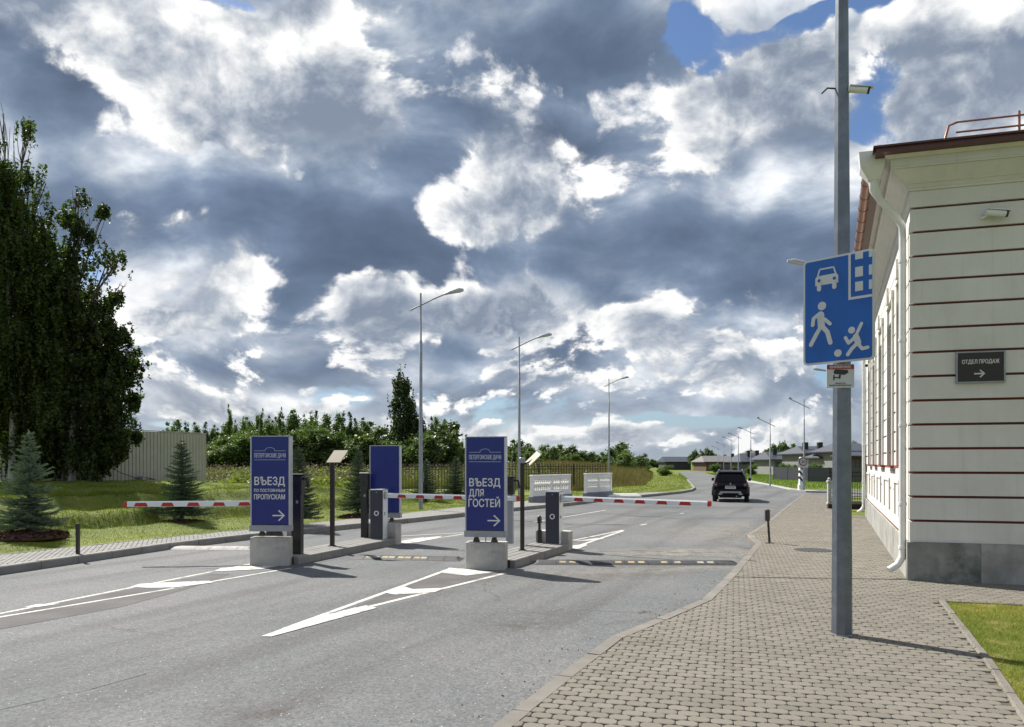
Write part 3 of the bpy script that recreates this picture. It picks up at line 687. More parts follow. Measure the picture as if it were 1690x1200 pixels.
def block_poly(w, d, front_round):
    if not front_round: return [(-w/2, 0), (w/2, 0), (w/2, d), (-w/2, d)]
    a = [(w/2*math.cos(t), .13*(1-math.sin(t))) for t in np.linspace(math.pi, 0, 17)]
    return [p for p in a][::1]+[(w/2, d), (-w/2, d)]
def island(x, y, length, label, rounded, h_front, h_back, ang, brz, bw, bd):
    """raised lane island: kerb stones round a paved top, a concrete block on each end"""
    t = thing('traffic_island', label, 'traffic island', (x, y, 0), -ang, 'raised islands between the barrier lanes')
    w = .84
    pl_ = [(px, -py if False else py) for px, py in block_poly(bw, bd, rounded)]
    if rounded: pl_ = [(bw/2*math.cos(t_), .12-.12*math.sin(t_)) for t_ in np.linspace(math.pi, 2*math.pi, 17)]; pl_ = [(px, .24-py) for px, py in pl_]; pl_ = [(px, py) for px, py in pl_]+[(bw/2, bd), (-bw/2, bd)]
    fb = MB().prism(pl_, 0, h_front).build('front_block', conc, t); fb.rotation_euler = (0, 0, brz+ang)
    bb = MB().prism([(-.40, length-.42), (.40, length-.42), (.40, length-.12), (.25, length), (-.25, length), (-.40, length-.12)], 0, h_back).build('back_block', conc, t)
    y0 = bd+.06; n = max(3, round((length-y0-.42)/.8)); st = (length-.424-y0)/n
    for i in range(n):
        for sx in (-1, 1):
            MB().box(min(sx*.415, sx*.30), max(sx*.415, sx*.30), y0+i*st+.004, y0+(i+1)*st-.004, 0, KZ, bev=.012).build('kerb_stone', kerbm, t)
    MB().box(-.298, .298, y0, length-.43, 0, KZ-.012).build('paving_bed', jointm, t)
    base = paver_verts(.19, .09, bv=.005); me = np_mesh('paver', base, paver_faces(), paver_far)
    ly = y0+.05; j = 0
    while ly < length-.48:
        for k in range(3):
            px = -.2+k*.2+(.0 if j % 2 else 0); link('paver', me, t, (px, ly, KZ+random.uniform(-.003, .001)))
        ly += .10; j += 1
    return t
IR = Vector(G(799, 941)); IL = Vector(G(444, 934)); BRr = Vector(G(911, 907)); BLl = Vector(G(622, 899))
angR = math.atan2((BRr-IR).x, (BRr-IR).y); angL = math.atan2((BLl-IL).x, (BLl-IL).y)
LR = (BRr-IR).length+.42; LL = (BLl-IL).length+.62
island(IR.x, IR.y, LR, 'right island with rounded chipped concrete block under the guests entry sign', True, .50, .42, angR, R(-8), .76, .45)
island(IL.x, IL.y, LL, 'left island with square concrete block under the pass holders entry sign', False, .55, .50, angL, R(0), .74, .30)

def local(o, ang, dx, dy): return (o.x+math.cos(ang)*dx+math.sin(ang)*dy, o.y-math.sin(ang)*dx+math.cos(ang)*dy)

def pylon(loc, rz, z0, z1, lines, label):
    """free-standing lit box sign: face panels in an aluminium frame on two feet"""
    t = thing('entry_sign', label, 'sign', (*loc, z0-.10), rz, 'blue entry signs on the concrete blocks')
    H = z1-z0; w = .79; d = .17; z = .10
    MB().box(-w/2+.033, w/2-.033, -d/2-.004, -d/2+.02, z+.13, z+H-.02).build('front_panel', blue_vinyl, t)
    MB().box(-w/2+.045, w/2-.045, d/2-.02, d/2+.004, z+.13, z+H-.02).build('back_panel', blue_vinyl, t)
    for sx in (-1, 1):
        MB().box(min(sx*w/2, sx*(w/2-.034)), max(sx*w/2, sx*(w/2-.034)), -d/2, d/2, z+.12, z+H-.018, bev=.008).build('frame_post', silver, t)
    MB().box(-w/2, w/2, -d/2-.002, d/2+.002, z+H-.016, z+H).build('top_cap', silver, t)
    MB().box(-w/2-.01, w/2+.004, -d/2-.02, d/2+.006, z, z+.118).build('base_skirt', grey_band, t)
    for fx in (-.19, .16):
        MB().add([(fx-.06, -.05, 0), (fx+.06, -.05, 0), (fx+.06, .05, 0), (fx-.06, .05, 0), (fx-.03, -.03, z), (fx+.03, -.03, z), (fx+.03, .03, z), (fx-.03, .03, z)], [(0, 3, 2, 1), (4, 5, 6, 7), (0, 1, 5, 4), (1, 2, 6, 5), (2, 3, 7, 6), (3, 0, 4, 7)]).build('foot', iron, t)
    if lines:
        MB().tube([(-.01, 0, 0), (0, -.02, .05), (-.01, 0, z)], .008, 6).build('cable', rubber, t)
        yf = -d/2-.0065
        # crest line: two rules with a small arch between them
        zc = z+H*.842; arch = [(-.31, zc)]+[(-.095-.0, zc)]+[(.095*math.cos(a)-0.0, zc+.012+.052*math.sin(a)) for a in np.linspace(math.pi, 0, 13)]+[(.095, zc), (.31, zc)]
        mb = MB()
        for (xa, za), (xb, zb) in zip(arch[:-1], arch[1:]):
            if abs(xa-xb)+abs(za-zb) < 1e-6: continue
            dx, dz = xb-xa, zb-za; L = math.hypot(dx, dz); nx, nz = -dz/L*.004, dx/L*.004
            mb.plate([(xa-nx, za-nz), (xb-nx, zb-nz), (xb+nx, zb+nz), (xa+nx, za+nz)], yf, yf+.002)
        mb.box(-.31, .31, yf, yf+.002, z+H*.748-.004, z+H*.748+.004)
        mb.build('crest_line', letter_thin, t)
        link('lettering', text_mesh('lettering', 'ПЕТЕРГОФСКИЕ ДАЧИ', .115, letter_thin, width=.62, bold=.0022), t, (0, yf+.001, z+H*.772))
        for txt, fy, size, width, xl in lines:
            me = text_mesh('lettering', txt, size, letter, width=width, bold=size*.016, align='LEFT'); x0 = min(v.co.x for v in me.vertices)
            link('lettering', me, t, (xl-x0, yf+.001, z+H*fy))
        zc = z+H*.165; mb = MB(); e = .0165
        mb.plate([(.05, zc-e*.75), (.275, zc-e*.75), (.275, zc+e*.75), (.05, zc+e*.75)], yf, yf+.002)
        for sg in (1, -1):
            p = [(.178, zc+sg*.098), (.29, zc+sg*0.0), (.262, zc), (.158, zc+sg*.078)]
            p = [(.160, zc+sg*.092), (.183, zc+sg*.108), (.298, zc), (.262, zc)]
            mb.plate(p if sg < 0 else p[::-1], yf-.0006, yf+.0014)
        mb.build('arrow_mark', letter, t)
    return t
pR = (IR.x+.03, IR.y+.24); pL = (IL.x+.0, IL.y+.16)
pylon(pR, R(-12), .60, 2.50, [('ВЪЕЗД', .505, .205, .60, -.31), ('ДЛЯ', .405, .185, .285, -.315), ('ГОСТЕЙ', .300, .205, .61, -.325)], 'tall blue entry sign reading ВЪЕЗД ДЛЯ ГОСТЕЙ with an arrow, on the rounded concrete block')
pylon(pL, R(-3), .665, 2.53, [('ВЪЕЗД', .485, .215, .60, -.31), ('ПО ПОСТОЯННЫМ', .412, .082, .61, -.315), ('ПРОПУСКАМ', .335, .135, .61, -.315)], 'tall blue entry sign reading ВЪЕЗД ПО ПОСТОЯННЫМ ПРОПУСКАМ, on the left square concrete block')
pB = (XAT(636.5, 19.1), 19.1)
pylon(pB, R(-6), .62, 2.44, None, 'plain blue back of a sign standing behind the left barrier cabinet')

def barrier(cab, cab_rz, tip, zh, tipz, top, label, base=KZ):
    t = thing('barrier', label, 'barrier', (*cab, base), cab_rz, 'red and white lane barriers')
    H = top-base
    MB().box(-.155, .155, -.17, .17, 0, H-.02, white_arm, bev=.01).build('cabinet', white_arm, t)
    MB().box(-.160, .160, -.185, -.172, .01, H-.03).build('front_door', anthr, t)
    MB().box(-.165, .165, -.188, .178, H-.019, H, bev=.006).build('lid', grey_band, t)
    zc = H*.52
    lk = MB().xform(Matrix.Identity(4)); ringp = [(math.cos(q), math.sin(q)) for q in np.linspace(0, 2*math.pi, 20, endpoint=False)]
    v = []; f = []
    for i, (c, s) in enumerate(ringp):
        for r_, y in ((.062, -.186), (.062, -.192), (.040, -.192), (.040, -.186)): v.append((c*r_, y, zc+s*r_))
    n = len(ringp)
    for i in range(n):
        j = (i+1) % n
        for k in range(3): f.append((i*4+k, i*4+k+1, j*4+k+1, j*4+k))
    lk.add(v, [q[::-1] for q in f]); lk.build('emblem_ring', white_arm, t)
    MB().lathe([(.012, -.003), (.012, .003)], 10, m=None).xform(Matrix.Translation((0, -.188, H-.075)) @ Matrix.Rotation(R(90), 4, 'X')).build('keyhole', silver, t)
    MB().box(.156, .162, -.06, -.03, zc-.05, zc+.02).build('side_latch', black, t)
    # boom, in world terms from the cabinet flank to the tip
    cr, sr = math.cos(-cab_rz), math.sin(-cab_rz); dx, dy = tip[0]-cab[0], tip[1]-cab[1]
    tx, ty = dx*cr-dy*sr, dx*sr+dy*cr
    A = Vector((.0, .0, zh-base)); B = Vector((tx, ty, tipz-base)); d = (B-A); L = d.length; d.normalize()
    A = A+d*.10; side = Vector((-d.y, d.x, 0)).normalized(); up = d.cross(side).normalized()
    if up.z < 0: up = -up
    def P(s, c, h): return tuple(A+d*s+side*c+up*h)
    L -= .10
    hb, wb = .058, .022
    prof = [(-wb, -hb), (wb, -hb), (wb*1.15, hb*.5), (wb*.6, hb), (-wb*.6, hb), (-wb*1.15, hb*.5)]
    v = [P(0, c, h) for c, h in prof]+[P(L-.05, c, h*.92) for c, h in prof]; n = 6
    MB().add(v, [tuple(range(6))[::-1], tuple(range(6, 12))]+[(i, (i+1) % n, n+(i+1) % n, n+i) for i in range(n)]).build('boom', white_arm, t)
    # which flank faces the camera
    k = 0; s = .42
    pitch = .50
    while s < L-.2:
        w_ = .21 if s < L-.7 else .23
        for c in (-1, 1):
            cc = c*(wb*1.15+.003)
            MB().add([P(s+.03, cc, hb*.45), P(s+w_, cc, hb*.45), P(s+w_+.035, cc*.97, -hb*.82), P(s-.005, cc*.97, -hb*.82)] if True else [], [(0, 1, 2, 3), (3, 2, 1, 0)][:1] if c < 0 else [(3, 2, 1, 0)]).build('red_patch', red_film, t)
        s += pitch; k += 1
    v = [P(L-.048, c*1.1, h) for c, h in prof]+[P(L, c*1.1, h) for c, h in prof]+[P(L+.03, c*.3, h*.7) for c, h in prof]
    MB().add(v, [tuple(range(6))[::-1], tuple(range(12, 18))]+[(q*6+i, q*6+(i+1) % n, q*6+n+(i+1) % n, q*6+n+i) for q in (0, 1) for i in range(n)]).build('end_cap', red_dim, t)
    MB().tube([P(-.14, 0, 0), P(.08, 0, 0)], .10, 10).build('boom_clamp', grey_band, t)
    return t
cR = Vector(G(916, 898, KZ)); cL = Vector(G(627.5, 888, KZ))
tipR = G(1172, 831.5, 1.17); tipM = G(856, 823, 1.19)
cR = Vector((cR.x, cR.y+.17)); cL = Vector((cL.x, cL.y-.12))
barrier(cR, R(-20), tipR, 1.19, 1.17, 1.355, 'barrier across the right lane, its dark fronted cabinet behind the guests sign')
barrier(cL, R(-12), tipM, 1.21, 1.19, 1.36, 'barrier across the middle lane, running behind the guests sign')
cS = Vector((XAT(457, 15.6), 15.6)); tipL = G(206, 830.5, 1.19)
barrier(cS, R(0), tipL, 1.17, 1.17, 1.30, 'barrier across the left lane, its cabinet hidden behind the pass holders sign')

def plate_post(px, py, ptop, label, plate_dir, flat):
    x, y = G(px, py, KZ); h = ZAT(ptop, y)-KZ
    t = thing('display_post', label, 'post', (x, y, KZ), 0)
    MB().box(-.045, .045, -.045, .045, 0, h).build('post', brown_black, t)
    MB().box(-.075, .075, -.075, .075, .0, .012).build('foot_plate', brown_black, t)
    return t, h
tp, h = plate_post(548.5, 901, 764, 'slim dark brown post with a tilted tan plate facing the road, on the left island', None, True)
M_ = Matrix.Translation((.09, 0, h+.14)) @ Matrix.Rotation(R(-20), 4, 'Z') @ Matrix.Rotation(R(-38), 4, 'X')
MB().add([(-.19, -.013, -.17), (.17, -.013, -.17), (.24, -.013, .17), (-.12, -.013, .17), (-.19, .013, -.17), (.17, .013, -.17), (.24, .013, .17), (-.12, .013, .17)], [(0, 1, 2, 3), (7, 6, 5, 4), (1, 0, 4, 5), (2, 1, 5, 6), (3, 2, 6, 7), (0, 3, 7, 4)]).xform(M_).build('plate', tan_plate, tp)
MB().box(-.03, .03, .03, .05, h-.05, h+.05).build('bracket', brown_black, tp)
tp, h = plate_post(862, 908, 762, 'slim dark brown post with a tan plate seen edge on, on the right island', None, False)
M_ = Matrix.Translation((.235, .02, h+.06)) @ Matrix.Rotation(R(-44), 4, 'Y') @ Matrix.Rotation(R(16), 4, 'X')
MB().box(-.17, .17, -.20, .20, -.013, .013).xform(M_).build('plate', tan_plate, tp)
MB().tube([(0, 0, h-.06), (.12, 0, h-.02), (.24, .02, h+.06)], .018, 6).build('bracket', brown_black, tp)
MB().box(-.06, .06, -.06, .06, h-.03, h+.09, bev=.015).build('sensor_head', grey_band, tp)

def reader_post(px, py, ptop, w, label, arm, grey=False):
    x, y = G(px, py, KZ); h = ZAT(ptop, y)-KZ; w = w/F*y
    t = thing('reader_post', label, 'reader post', (x, y, KZ), -ANG*.6)
    MB().box(-w/2, w/2, -.06, .06, 0, h-.42, grey_band if grey else black).build('post', black, t)
    MB().box(-w/2-.02, w/2+.03, -.08, .08, h-.42, h-.03, bev=.012).build('reader_box', black, t)
    MB().box(-w/2-.03, w/2+.06, -.09, .09, h-.028, h, bev=.006).build('rain_lid', grey_band if not arm else black, t)
    if arm:
        MB().tube([(w/2, 0, h-.1), (w/2+.12, 0, h-.1), (w/2+.15, 0, h-.28)], .03, 6).build('camera_arm', black, t)
    MB().box(-.03, .05, -.085, -.081, h-.62+.28, h-.5+.28).build('reader_face', mat('dark_glass', (.02, .02, .025), .1), t)
    MB().box(.0, .05, -.066, -.061, h-.60, h-.54).build('call_plate', grey_band, t)
    return t
reader_post(491, 914, 782, 17, 'tall black card reader post right beside the pass holders sign', True)
reader_post(602, 887, 780, 10.5, 'black card reader post beside the dark fronted cabinet of the left island', False)
reader_post(841.5, 897, 786, 11, 'grey and black card reader post half hidden behind the guests sign', True, True)
x, y = G(890.5, 896, KZ); sp = thing('sensor_post', 'short black sensor post beside the cabinet on the right island', 'post', (x, y, KZ))
MB().box(-.05, .05, -.04, .04, 0, .30, black).tube([(0, 0, .3), (0, 0, .45)], .035, 8, black).build('post', black, sp)
MB().lathe([(.0, .44), (.055, .46), (.055, .58), (.03, .63), (0, .64)], 10).build('head', black, sp)
# two posts on the walks
x, y = G(1270, 896.5, RZ); bp = thing('sensor_post', 'thin black sensor post with a boxy head on the beige pavement', 'post', (x, y, RZ))
MB().tube([(0, 0, 0), (-.035, 0, .56)], .027, 8, m=black).build('post', black, bp)
MB().box(-.10, .0, -.06, .06, .53, .80, bev=.02).build('head', black, bp)
MB().box(-.09, .09, -.07, .07, 0, .012).build('foot_plate', iron, bp)
x, y = G(128.5, 914, KZ); bp = thing('sensor_post', 'short black sensor post on the far kerb in front of the spruces', 'post', (x, y, KZ))
MB().box(-.03, .03, -.03, .03, 0, .50).build('post', black, bp)
MB().box(-.035, .035, -.045, .04, .502, .62, bev=.01).build('head', black, bp)

# ---- speed bumps, each a row of rubber modules
yel = mat('worn_yellow_insert', (0.36, 0.27, 0.12), .7, 0, .2, 8, dirt=(.15, .13, .10, .85)); pale = mat('worn_pale_insert', (0.33, 0.30, 0.23), .7, 0, .15, 8, dirt=(.15, .13, .10, .7))
pale_bump = mat('dusty_pale_rubber', (0.33, 0.32, 0.30), .8, 0, .2, 8)
def bump(a, b, n, label, base, ins):
    A, B = Vector(G(*a)), Vector(G(*b)); d = B-A; L = d.length/n; rz = math.atan2(d.y, d.x)
    t = thing('speed_bump', label, 'speed bump', (A.x, A.y, 0), rz, 'rubber speed bumps')
    prof = [(-.25, .004), (-.19, .034), (-.08, .06), (.08, .06), (.19, .034), (.25, .004)]
    for i in range(n):
        x0, x1 = i*L+.004, (i+1)*L-.004; e0 = .10 if i == 0 else 0; e1 = .10 if i == n-1 else 0
        v = [(x0+(e0 if z > .03 else 0), y_, z) for y_, z in prof]+[(x1-(e1 if z > .03 else 0), y_, z) for y_, z in prof]; m_ = 6
        MB().add(v, [tuple(range(6)), tuple(range(11, 5, -1))]+[(q+1, q, 6+q, 6+q+1) for q in range(5)]).build('bump_module', base, t)
        if e0 or e1: continue
        for sy in (-1, 1):
            for fx in (.28, .72):
                if random.random() < .38: continue
                cx = x0+(x1-x0)*fx; w2 = .062
                MB().add([(cx-w2, sy*.185, .0365), (cx+w2, sy*.185, .0365), (cx+w2, sy*.09, .0590), (cx-w2, sy*.09, .0590)], [(0, 1, 2, 3) if sy < 0 else (3, 2, 1, 0)]).build('insert', ins if random.random() < .6 else pale, t)
    return t
bump((880, 929.5), (1218, 930.5), 9, 'dark rubber speed bump with worn yellow inserts across the right lane', rubber, yel)
bump((580, 920.5), (763, 924), 7, 'dark rubber speed bump with yellow inserts across the middle lane', rubber, yel)
bump((284, 905.5), (419, 906.5), 6, 'dusty pale speed bump across the left lane beside the kerb', pale_bump, pale)

# ================================================================ building on the right
plaster = mat('cream_plaster', (0.625, 0.610, 0.570), .85, 0, 0.05, 1.2, .25, 90, dirt=(0.53, 0.52, 0.48, .5), streak=.28)
groove = mat('oxblood_groove_paint', (0.165, 0.040, 0.034), .8, 0, .1, 4)
plinth_m = mat('plinth_concrete', (0.33, 0.325, 0.30), .85, 0, .12, 2.0, .35, 45, dirt=(0.17, 0.165, 0.14, .6), streak=.5)
plinth_dk = mat('stained_plinth_concrete', (0.23, 0.235, 0.215), .85, 0, .2, 2.4, .35, 45, dirt=(0.075, 0.085, 0.07, .85))
roof_m = mat('dark_brown_roof_metal', (0.085, 0.030, 0.024), .4, .2, .12, 5)
copper = mat('brown_gutter_metal', (0.30, 0.135, 0.085), .33, .5, .15, 7)
white_m = mat('white_painted_metal', (0.66, 0.665, 0.64), .4, 0, .05, 5, dirt=(.5, .5, .46, .3))
glass_dk = mat('window_glass', (0.03, 0.04, 0.05), .06, 0, .1, 2, spec=.8)
sill_m = mat('red_brown_sill', (0.27, 0.055, 0.04), .5, 0, .1, 6)
BLD = thing('building', 'cream plastered building with dark red grooves, brown roof edge and grey plinth on the right', 'building', (BC.x, BC.y, RZ))
def bpt(t, s, z): p = BS*t+BF*s; return (p.x, p.y, z)
def bb(mb, t0, t1, s0, s1, z0, z1, m=None):
    v = [bpt(t0, s0, z0), bpt(t0, s1, z0), bpt(t1, s1, z0), bpt(t1, s0, z0), bpt(t0, s0, z1), bpt(t0, s1, z1), bpt(t1, s1, z1), bpt(t1, s0, z1)]
    mb.add(v, [(0, 3, 2, 1), (4, 5, 6, 7), (0, 1, 5, 4), (1, 2, 6, 5), (2, 3, 7, 6), (3, 0, 4, 7)], m); return mb
TL, SL = 16.2, 14.0; GZ0, GS = 0.965, 0.389; PT = .62     # heights above the walk
grooves = [GZ0+i*GS for i in range(14)]
wins = [(1.05, 2.15), (3.45, 4.7), (6.65, 7.9), (9.75, 11.0), (12.6, 13.85)]
piers = [(2.15, 3.45), (4.7, 6.65), (7.9, 9.75), (11.0, 12.6), (13.85, TL)]
WZ0, WZ1 = 1.85, 5.25
# wall cores
bb(MB(), .02, TL, .26, SL, 0, 6.05).build('wall_core', groove, BLD)
cells = [(.02, 1.05)]+piers
for a, b in cells: bb(MB(), a, b, .02, .258, .1, 6.05).build('wall_core', groove, BLD)
for a, b in wins:
    bb(MB(), a, b, .02, .258, .1, WZ0-.04).build('wall_core', groove, BLD); bb(MB(), a, b, .02, .258, WZ1, 6.05).build('wall_core', groove, BLD)
zs = [PT]+grooves
for i in range(14):
    z0 = zs[i]+(.020 if i else 0); z1 = zs[i+1]-.020
    # front course with the corner return, chamfered edges read as the groove's lip
    bb(MB(), -.035, .018, -.035, SL, z0, z1).build('plaster_course', plaster, BLD)
    bb(MB(), .0185, .62, -.0352, .018, z0, z1).build('plaster_course', plaster, BLD)
bb(MB(), .62, 1.049, -.004, .018, PT, 6.02).build('plaster_course', plaster, BLD)
# side: courses on the piers beside the windows, plain panels beneath them
for a, b in piers:
    for i in range(13):
        z0, z1 = zs[i]+.019, zs[i+1]-.019
        if z1 < WZ0: continue
        z0 = max(z0, WZ0)
        if z1 > WZ1+.1: continue
        bb(MB(), a+.001, b-.001, -.03, .018, z0, z1).build('plaster_course', plaster, BLD)
    bb(MB(), a+.001, b-.001, -.004, .018, PT, WZ0-.05).build('plaster_course', plaster, BLD)
    # raised frame in the panel zone
    for q in ((a+.10, a+.16), (b-.16, b-.10)):
        bb(MB(), q[0], q[1], -.035, -.0042, PT+.25, WZ0-.35).build('panel_frame', plaster, BLD)
    bb(MB(), a+.10, b-.10, -.036, -.0042, WZ0-.345, WZ0-.28).build('panel_frame', plaster, BLD)
for z0, z1 in ((grooves[11]-.35+.019, grooves[12]-.019), (grooves[12]+.019, 6.03)):
    bb(MB(), 1.05, TL, -.028, .018, z0, z1).build('plaster_course', plaster, BLD)
frame_w = mat('window_frame_white', (.6, .6, .58), .5, 0, .03, 4)
for a, b in wins:
    w = bb(MB(), a+.06, b-.06, .20, .235, WZ0+.06, WZ1-.06).build('window', glass_dk, BLD)
    fr = MB(); bb(fr, a, a+.07, .17, .24, WZ0, WZ1); bb(fr, b-.07, b, .17, .24, WZ0, WZ1); bb(fr, a+.071, b-.071, .171, .239, WZ1-.07, WZ1); bb(fr, a+.071, b-.071, .171, .239, WZ0, WZ0+.07)
    bb(fr, (a+b)/2-.03, (a+b)/2+.03, .16, .195, WZ0+.071, WZ1-.071); bb(fr, a+.072, (a+b)/2-.031, .162, .194, WZ1-1.1, WZ1-1.04); bb(fr, (a+b)/2+.031, b-.072, .162, .194, WZ1-1.1, WZ1-1.04)
    fr.build('frame', frame_w, w)
    bb(MB(), a-.08, b+.08, -.11, .17, WZ0-.05, WZ0-.01).build('sill', sill_m, w)
    for q in ((a-.13, a-.002), (b+.002, b+.13)): bb(MB(), q[0], q[1], -.075, -.031, WZ0, WZ1).build('surround', plaster, w)
    bb(MB(), a-.15, b+.15, -.085, -.029, WZ1+.001, WZ1+.16).build('surround', plaster, w)
    bb(MB(), (a+b)/2-.1, (a+b)/2+.1, -.13, -.086, WZ1+.0, WZ1+.34).build('keystone', plaster, w)
    bb(MB(), a, b, -.004, .018, PT, WZ0-.06).build('plaster_course', plaster, BLD)
    for i in (1, 2):
        for q in ((a+.12, a+.18), (b-.18, b-.12)): bb(MB(), q[0], q[1]+.2, -.012, -.0042, grooves[i]-.012, grooves[i]+.012).build('groove_mark', groove, BLD)
# plinth in cast slabs
s0 = -.075
for k, s1 in enumerate((.98, 2.1, 3.4, 4.9, 6.6, 8.6, SL)):
    bb(MB(), -.075, -.036, s0, s1-.004, -.12, PT-.003).build('plinth_slab', plinth_dk if k == 0 else plinth_m, BLD); s0 = s1
t0 = -.035
for t1 in (1.4, 2.9, 4.5, 6.2, 8.0, 10, 12, 14, TL):
    bb(MB(), t0, t1-.006, -.075, -.0362, -.12, PT+random.uniform(-.004, .004)).build('plinth_slab', plinth_m, BLD); t0 = t1
# cornice: stacked mouldings round both faces
cz = 6.04
def moulding(h, p0, p1):
    """a strip of cornice whose projection runs from p0 at its foot to p1 at its top"""
    global cz
    z0, z1 = cz, cz+h-.002; v = []
    for p_, z_ in ((p0, z0), (p1, z1)): v += [bpt(-p_, -p_, z_), bpt(-p_, SL, z_), bpt(TL+p_, SL, z_), bpt(TL+p_, -p_, z_)]
    MB().add(v, [(0, 3, 2, 1), (4, 5, 6, 7), (0, 1, 5, 4), (1, 2, 6, 5), (2, 3, 7, 6), (3, 0, 4, 7)]).build('cornice_moulding', plaster, BLD); cz += h
for h_, p0, p1 in ((.26, .036, .036), (.035, .06, .06), (.06, .06, .11), (.20, .115, .30), (.03, .33, .33), (.12, .335, .335), (.045, .36, .42)): moulding(h_, p0, p1)
rf = MB(); p = .56; bb(rf, -p, TL+p, -p, SL, cz, cz+.10)
rf.build('roof_edge', roof_m, BLD)
e = cz+.102; q = .60; top = e+1.5
v = [bpt(-q, -q, e), bpt(-q, SL, e), bpt(TL+q, SL, e), bpt(TL+q, -q, e), bpt(6, 6, top), bpt(10.5, 6, top), bpt(6, SL, top), bpt(10.5, SL, top)]
MB().add(v+[bpt(-q, -q, e-.03), bpt(-q, SL, e-.03), bpt(TL+q, -q, e-.03)], [(0, 1, 6, 4), (0, 4, 5, 3), (3, 5, 7, 2), (4, 6, 7, 5), (8, 9, 1, 0), (10, 8, 0, 3), (1, 2, 7, 6)]).build('roof', roof_m, BLD)
rl = MB(); zr = e+.02
for z_ in (.24, .40): rl.tube([bpt(-.1, .62, zr+z_), bpt(-.1, SL, zr+z_)], .016, 6)
rl.tube([bpt(-.1, .64, zr+.40), bpt(-.1, .52, zr+.36), bpt(-.1, .42, zr-.02)], .02, 6)
for s_ in (1.5, 3.1, 4.7, 6.3): rl.tube([bpt(-.1, s_, zr-.02), bpt(-.1, s_, zr+.47)], .018, 6)
rl.build('roof_railing', copper, BLD)
MB().tube([bpt(-.52, 1.5+.9, cz-.05), bpt(-.56, 1.5+.9, cz+.02)], .02, 6).build('cornice_clip', roof_m, BLD)
# gutter in short lengths and the two downpipes
t_ = .12; gz = cz+.02
while t_ < TL+.5:
    MB().tube([bpt(t_, -.64, gz), bpt(t_+.72, -.64, gz)], .085, 12).build('gutter_length', copper, BLD)
    MB().tube([bpt(t_+.695, -.64, gz), bpt(t_+.72, -.64, gz)], .093, 12).build('gutter_joint', copper, BLD); t_ += .72
def downpipe(t, top_t):
    hp = MB(); 
    def ringb(tc, sc, z, a, b): return [bpt(tc-a, sc-b, z), bpt(tc-a, sc+b, z), bpt(tc+a, sc+b, z), bpt(tc+a, sc-b, z)]
    v = ringb(top_t, -.60, gz+.12, .20, .20)+ringb(top_t, -.60, gz-.12, .19, .18)+ringb(top_t, -.57, gz-.31, .09, .09)
    hp.add(v, [(3, 2, 1, 0), (8, 9, 10, 11)]+[(k+i, k+(i+1) % 4, k+4+(i+1) % 4, k+4+i) for k in (0, 4) for i in range(4)])
    d = hp.build('hopper_head', white_m, BLD)
    R_ = .056
    MB().tube([bpt(top_t, -.57, gz-.30), bpt(top_t, -.56, gz-.45), bpt(top_t+.06, -.48, gz-.60), bpt(t-.05, -.22, gz-.86), bpt(t, -.13, gz-1.0), bpt(t, -.125, gz-1.2), bpt(t, -.125, .42), bpt(t, -.13, .34), bpt(t-.02, -.20, .22), bpt(t-.05, -.33, .13)], [.085, .08]+[R_]*8, 14).build('downpipe', white_m, BLD)
    for z_ in (5.2, 3.9, 2.5, 1.2, .48):
        MB().tube([bpt(t, -.125, z_), bpt(t, -.125, z_+.05)], R_+.009, 14).build('pipe_clamp', white_m, BLD)
downpipe(.17, -.10); downpipe(TL-.25, TL-.1)
# wall camera, small far camera, plaque
def on_front(px, py):
    r = (px-CX)/F; s = (BC.y*r-BC.x)/(BF.x-BF.y*r); p = BC+BF*s-BS*.04; return (p.x, p.y, ZAT(py, p.y)), s
def bullet_camera(label, loc, rz, tilt, base=True, cat='security camera', k=1.0):
    t = thing('security_camera', label, cat, loc, rz, 'white security cameras')
    M_ = Matrix.Rotation(tilt, 4, 'Y')
    MB().tube([(.02*k, 0, 0), (.30*k, 0, 0)], .047*k, 14, m=None).xform(M_).build('body', white_m, t)
    MB().tube([(.295*k, 0, 0), (.325*k, 0, 0)], [.052*k, .05*k], 14).xform(M_).build('lens_rim', black, t)
    MB().box(.03*k, .36*k, -.05*k, .05*k, .046*k, .056*k).xform(M_).build('sun_hood', white_m, t)
    if base:
        MB().tube([(-.02, .12, -.06), (.03, .08, -.05), (.08, 0, -.02)], .022, 8).build('bracket', white_m, t); MB().tube([(-.02, .16, -.07), (-.02, .135, -.07)], .055, 12).build('wall_plate', white_m, t)
    return t
loc, s = on_front(1622, 354); rzf = math.atan2(BF.y, BF.x)
bullet_camera('white security camera high on the grooved front wall', (loc[0]-BS.x*.12, loc[1]-BS.y*.12, loc[2]), rzf, R(10))
loc, s = on_front(1616.5, 606)
pl = thing('direction_plaque', 'dark brown plaque reading ОТДЕЛ ПРОДАЖ with an arrow on the grooved wall', 'sign', loc, rzf)
plq = mat('dark_brown_plaque', (.016, .011, .010), .4, 0, .1, 5)
MB().box(-.33, .33, -.030, .0, -.235, .235, bev=0).build('panel', plq, pl)
fm = MB()
for a in ((-.345, -.322, -.25, .25), (.322, .345, -.25, .25), (-.3215, .3215, .228, .25), (-.3215, .3215, -.25, -.228)): fm.box(a[0], a[1], -.040, .004, a[2], a[3])
fm.build('frame', galv_dull, pl)
lw = mat('plaque_lettering', (.55, .55, .52), .5, 0, .02, 4)
link('lettering', text_mesh('lettering', 'ОТДЕЛ ПРОДАЖ', .088, lw, width=.52, bold=.002), pl, (0, -.0335, .055))
mb = MB(); mb.plate([(-.09, -.105-.011), (.03, -.105-.011), (.03, -.105+.011), (-.09, -.105+.011)], -.034, -.031)
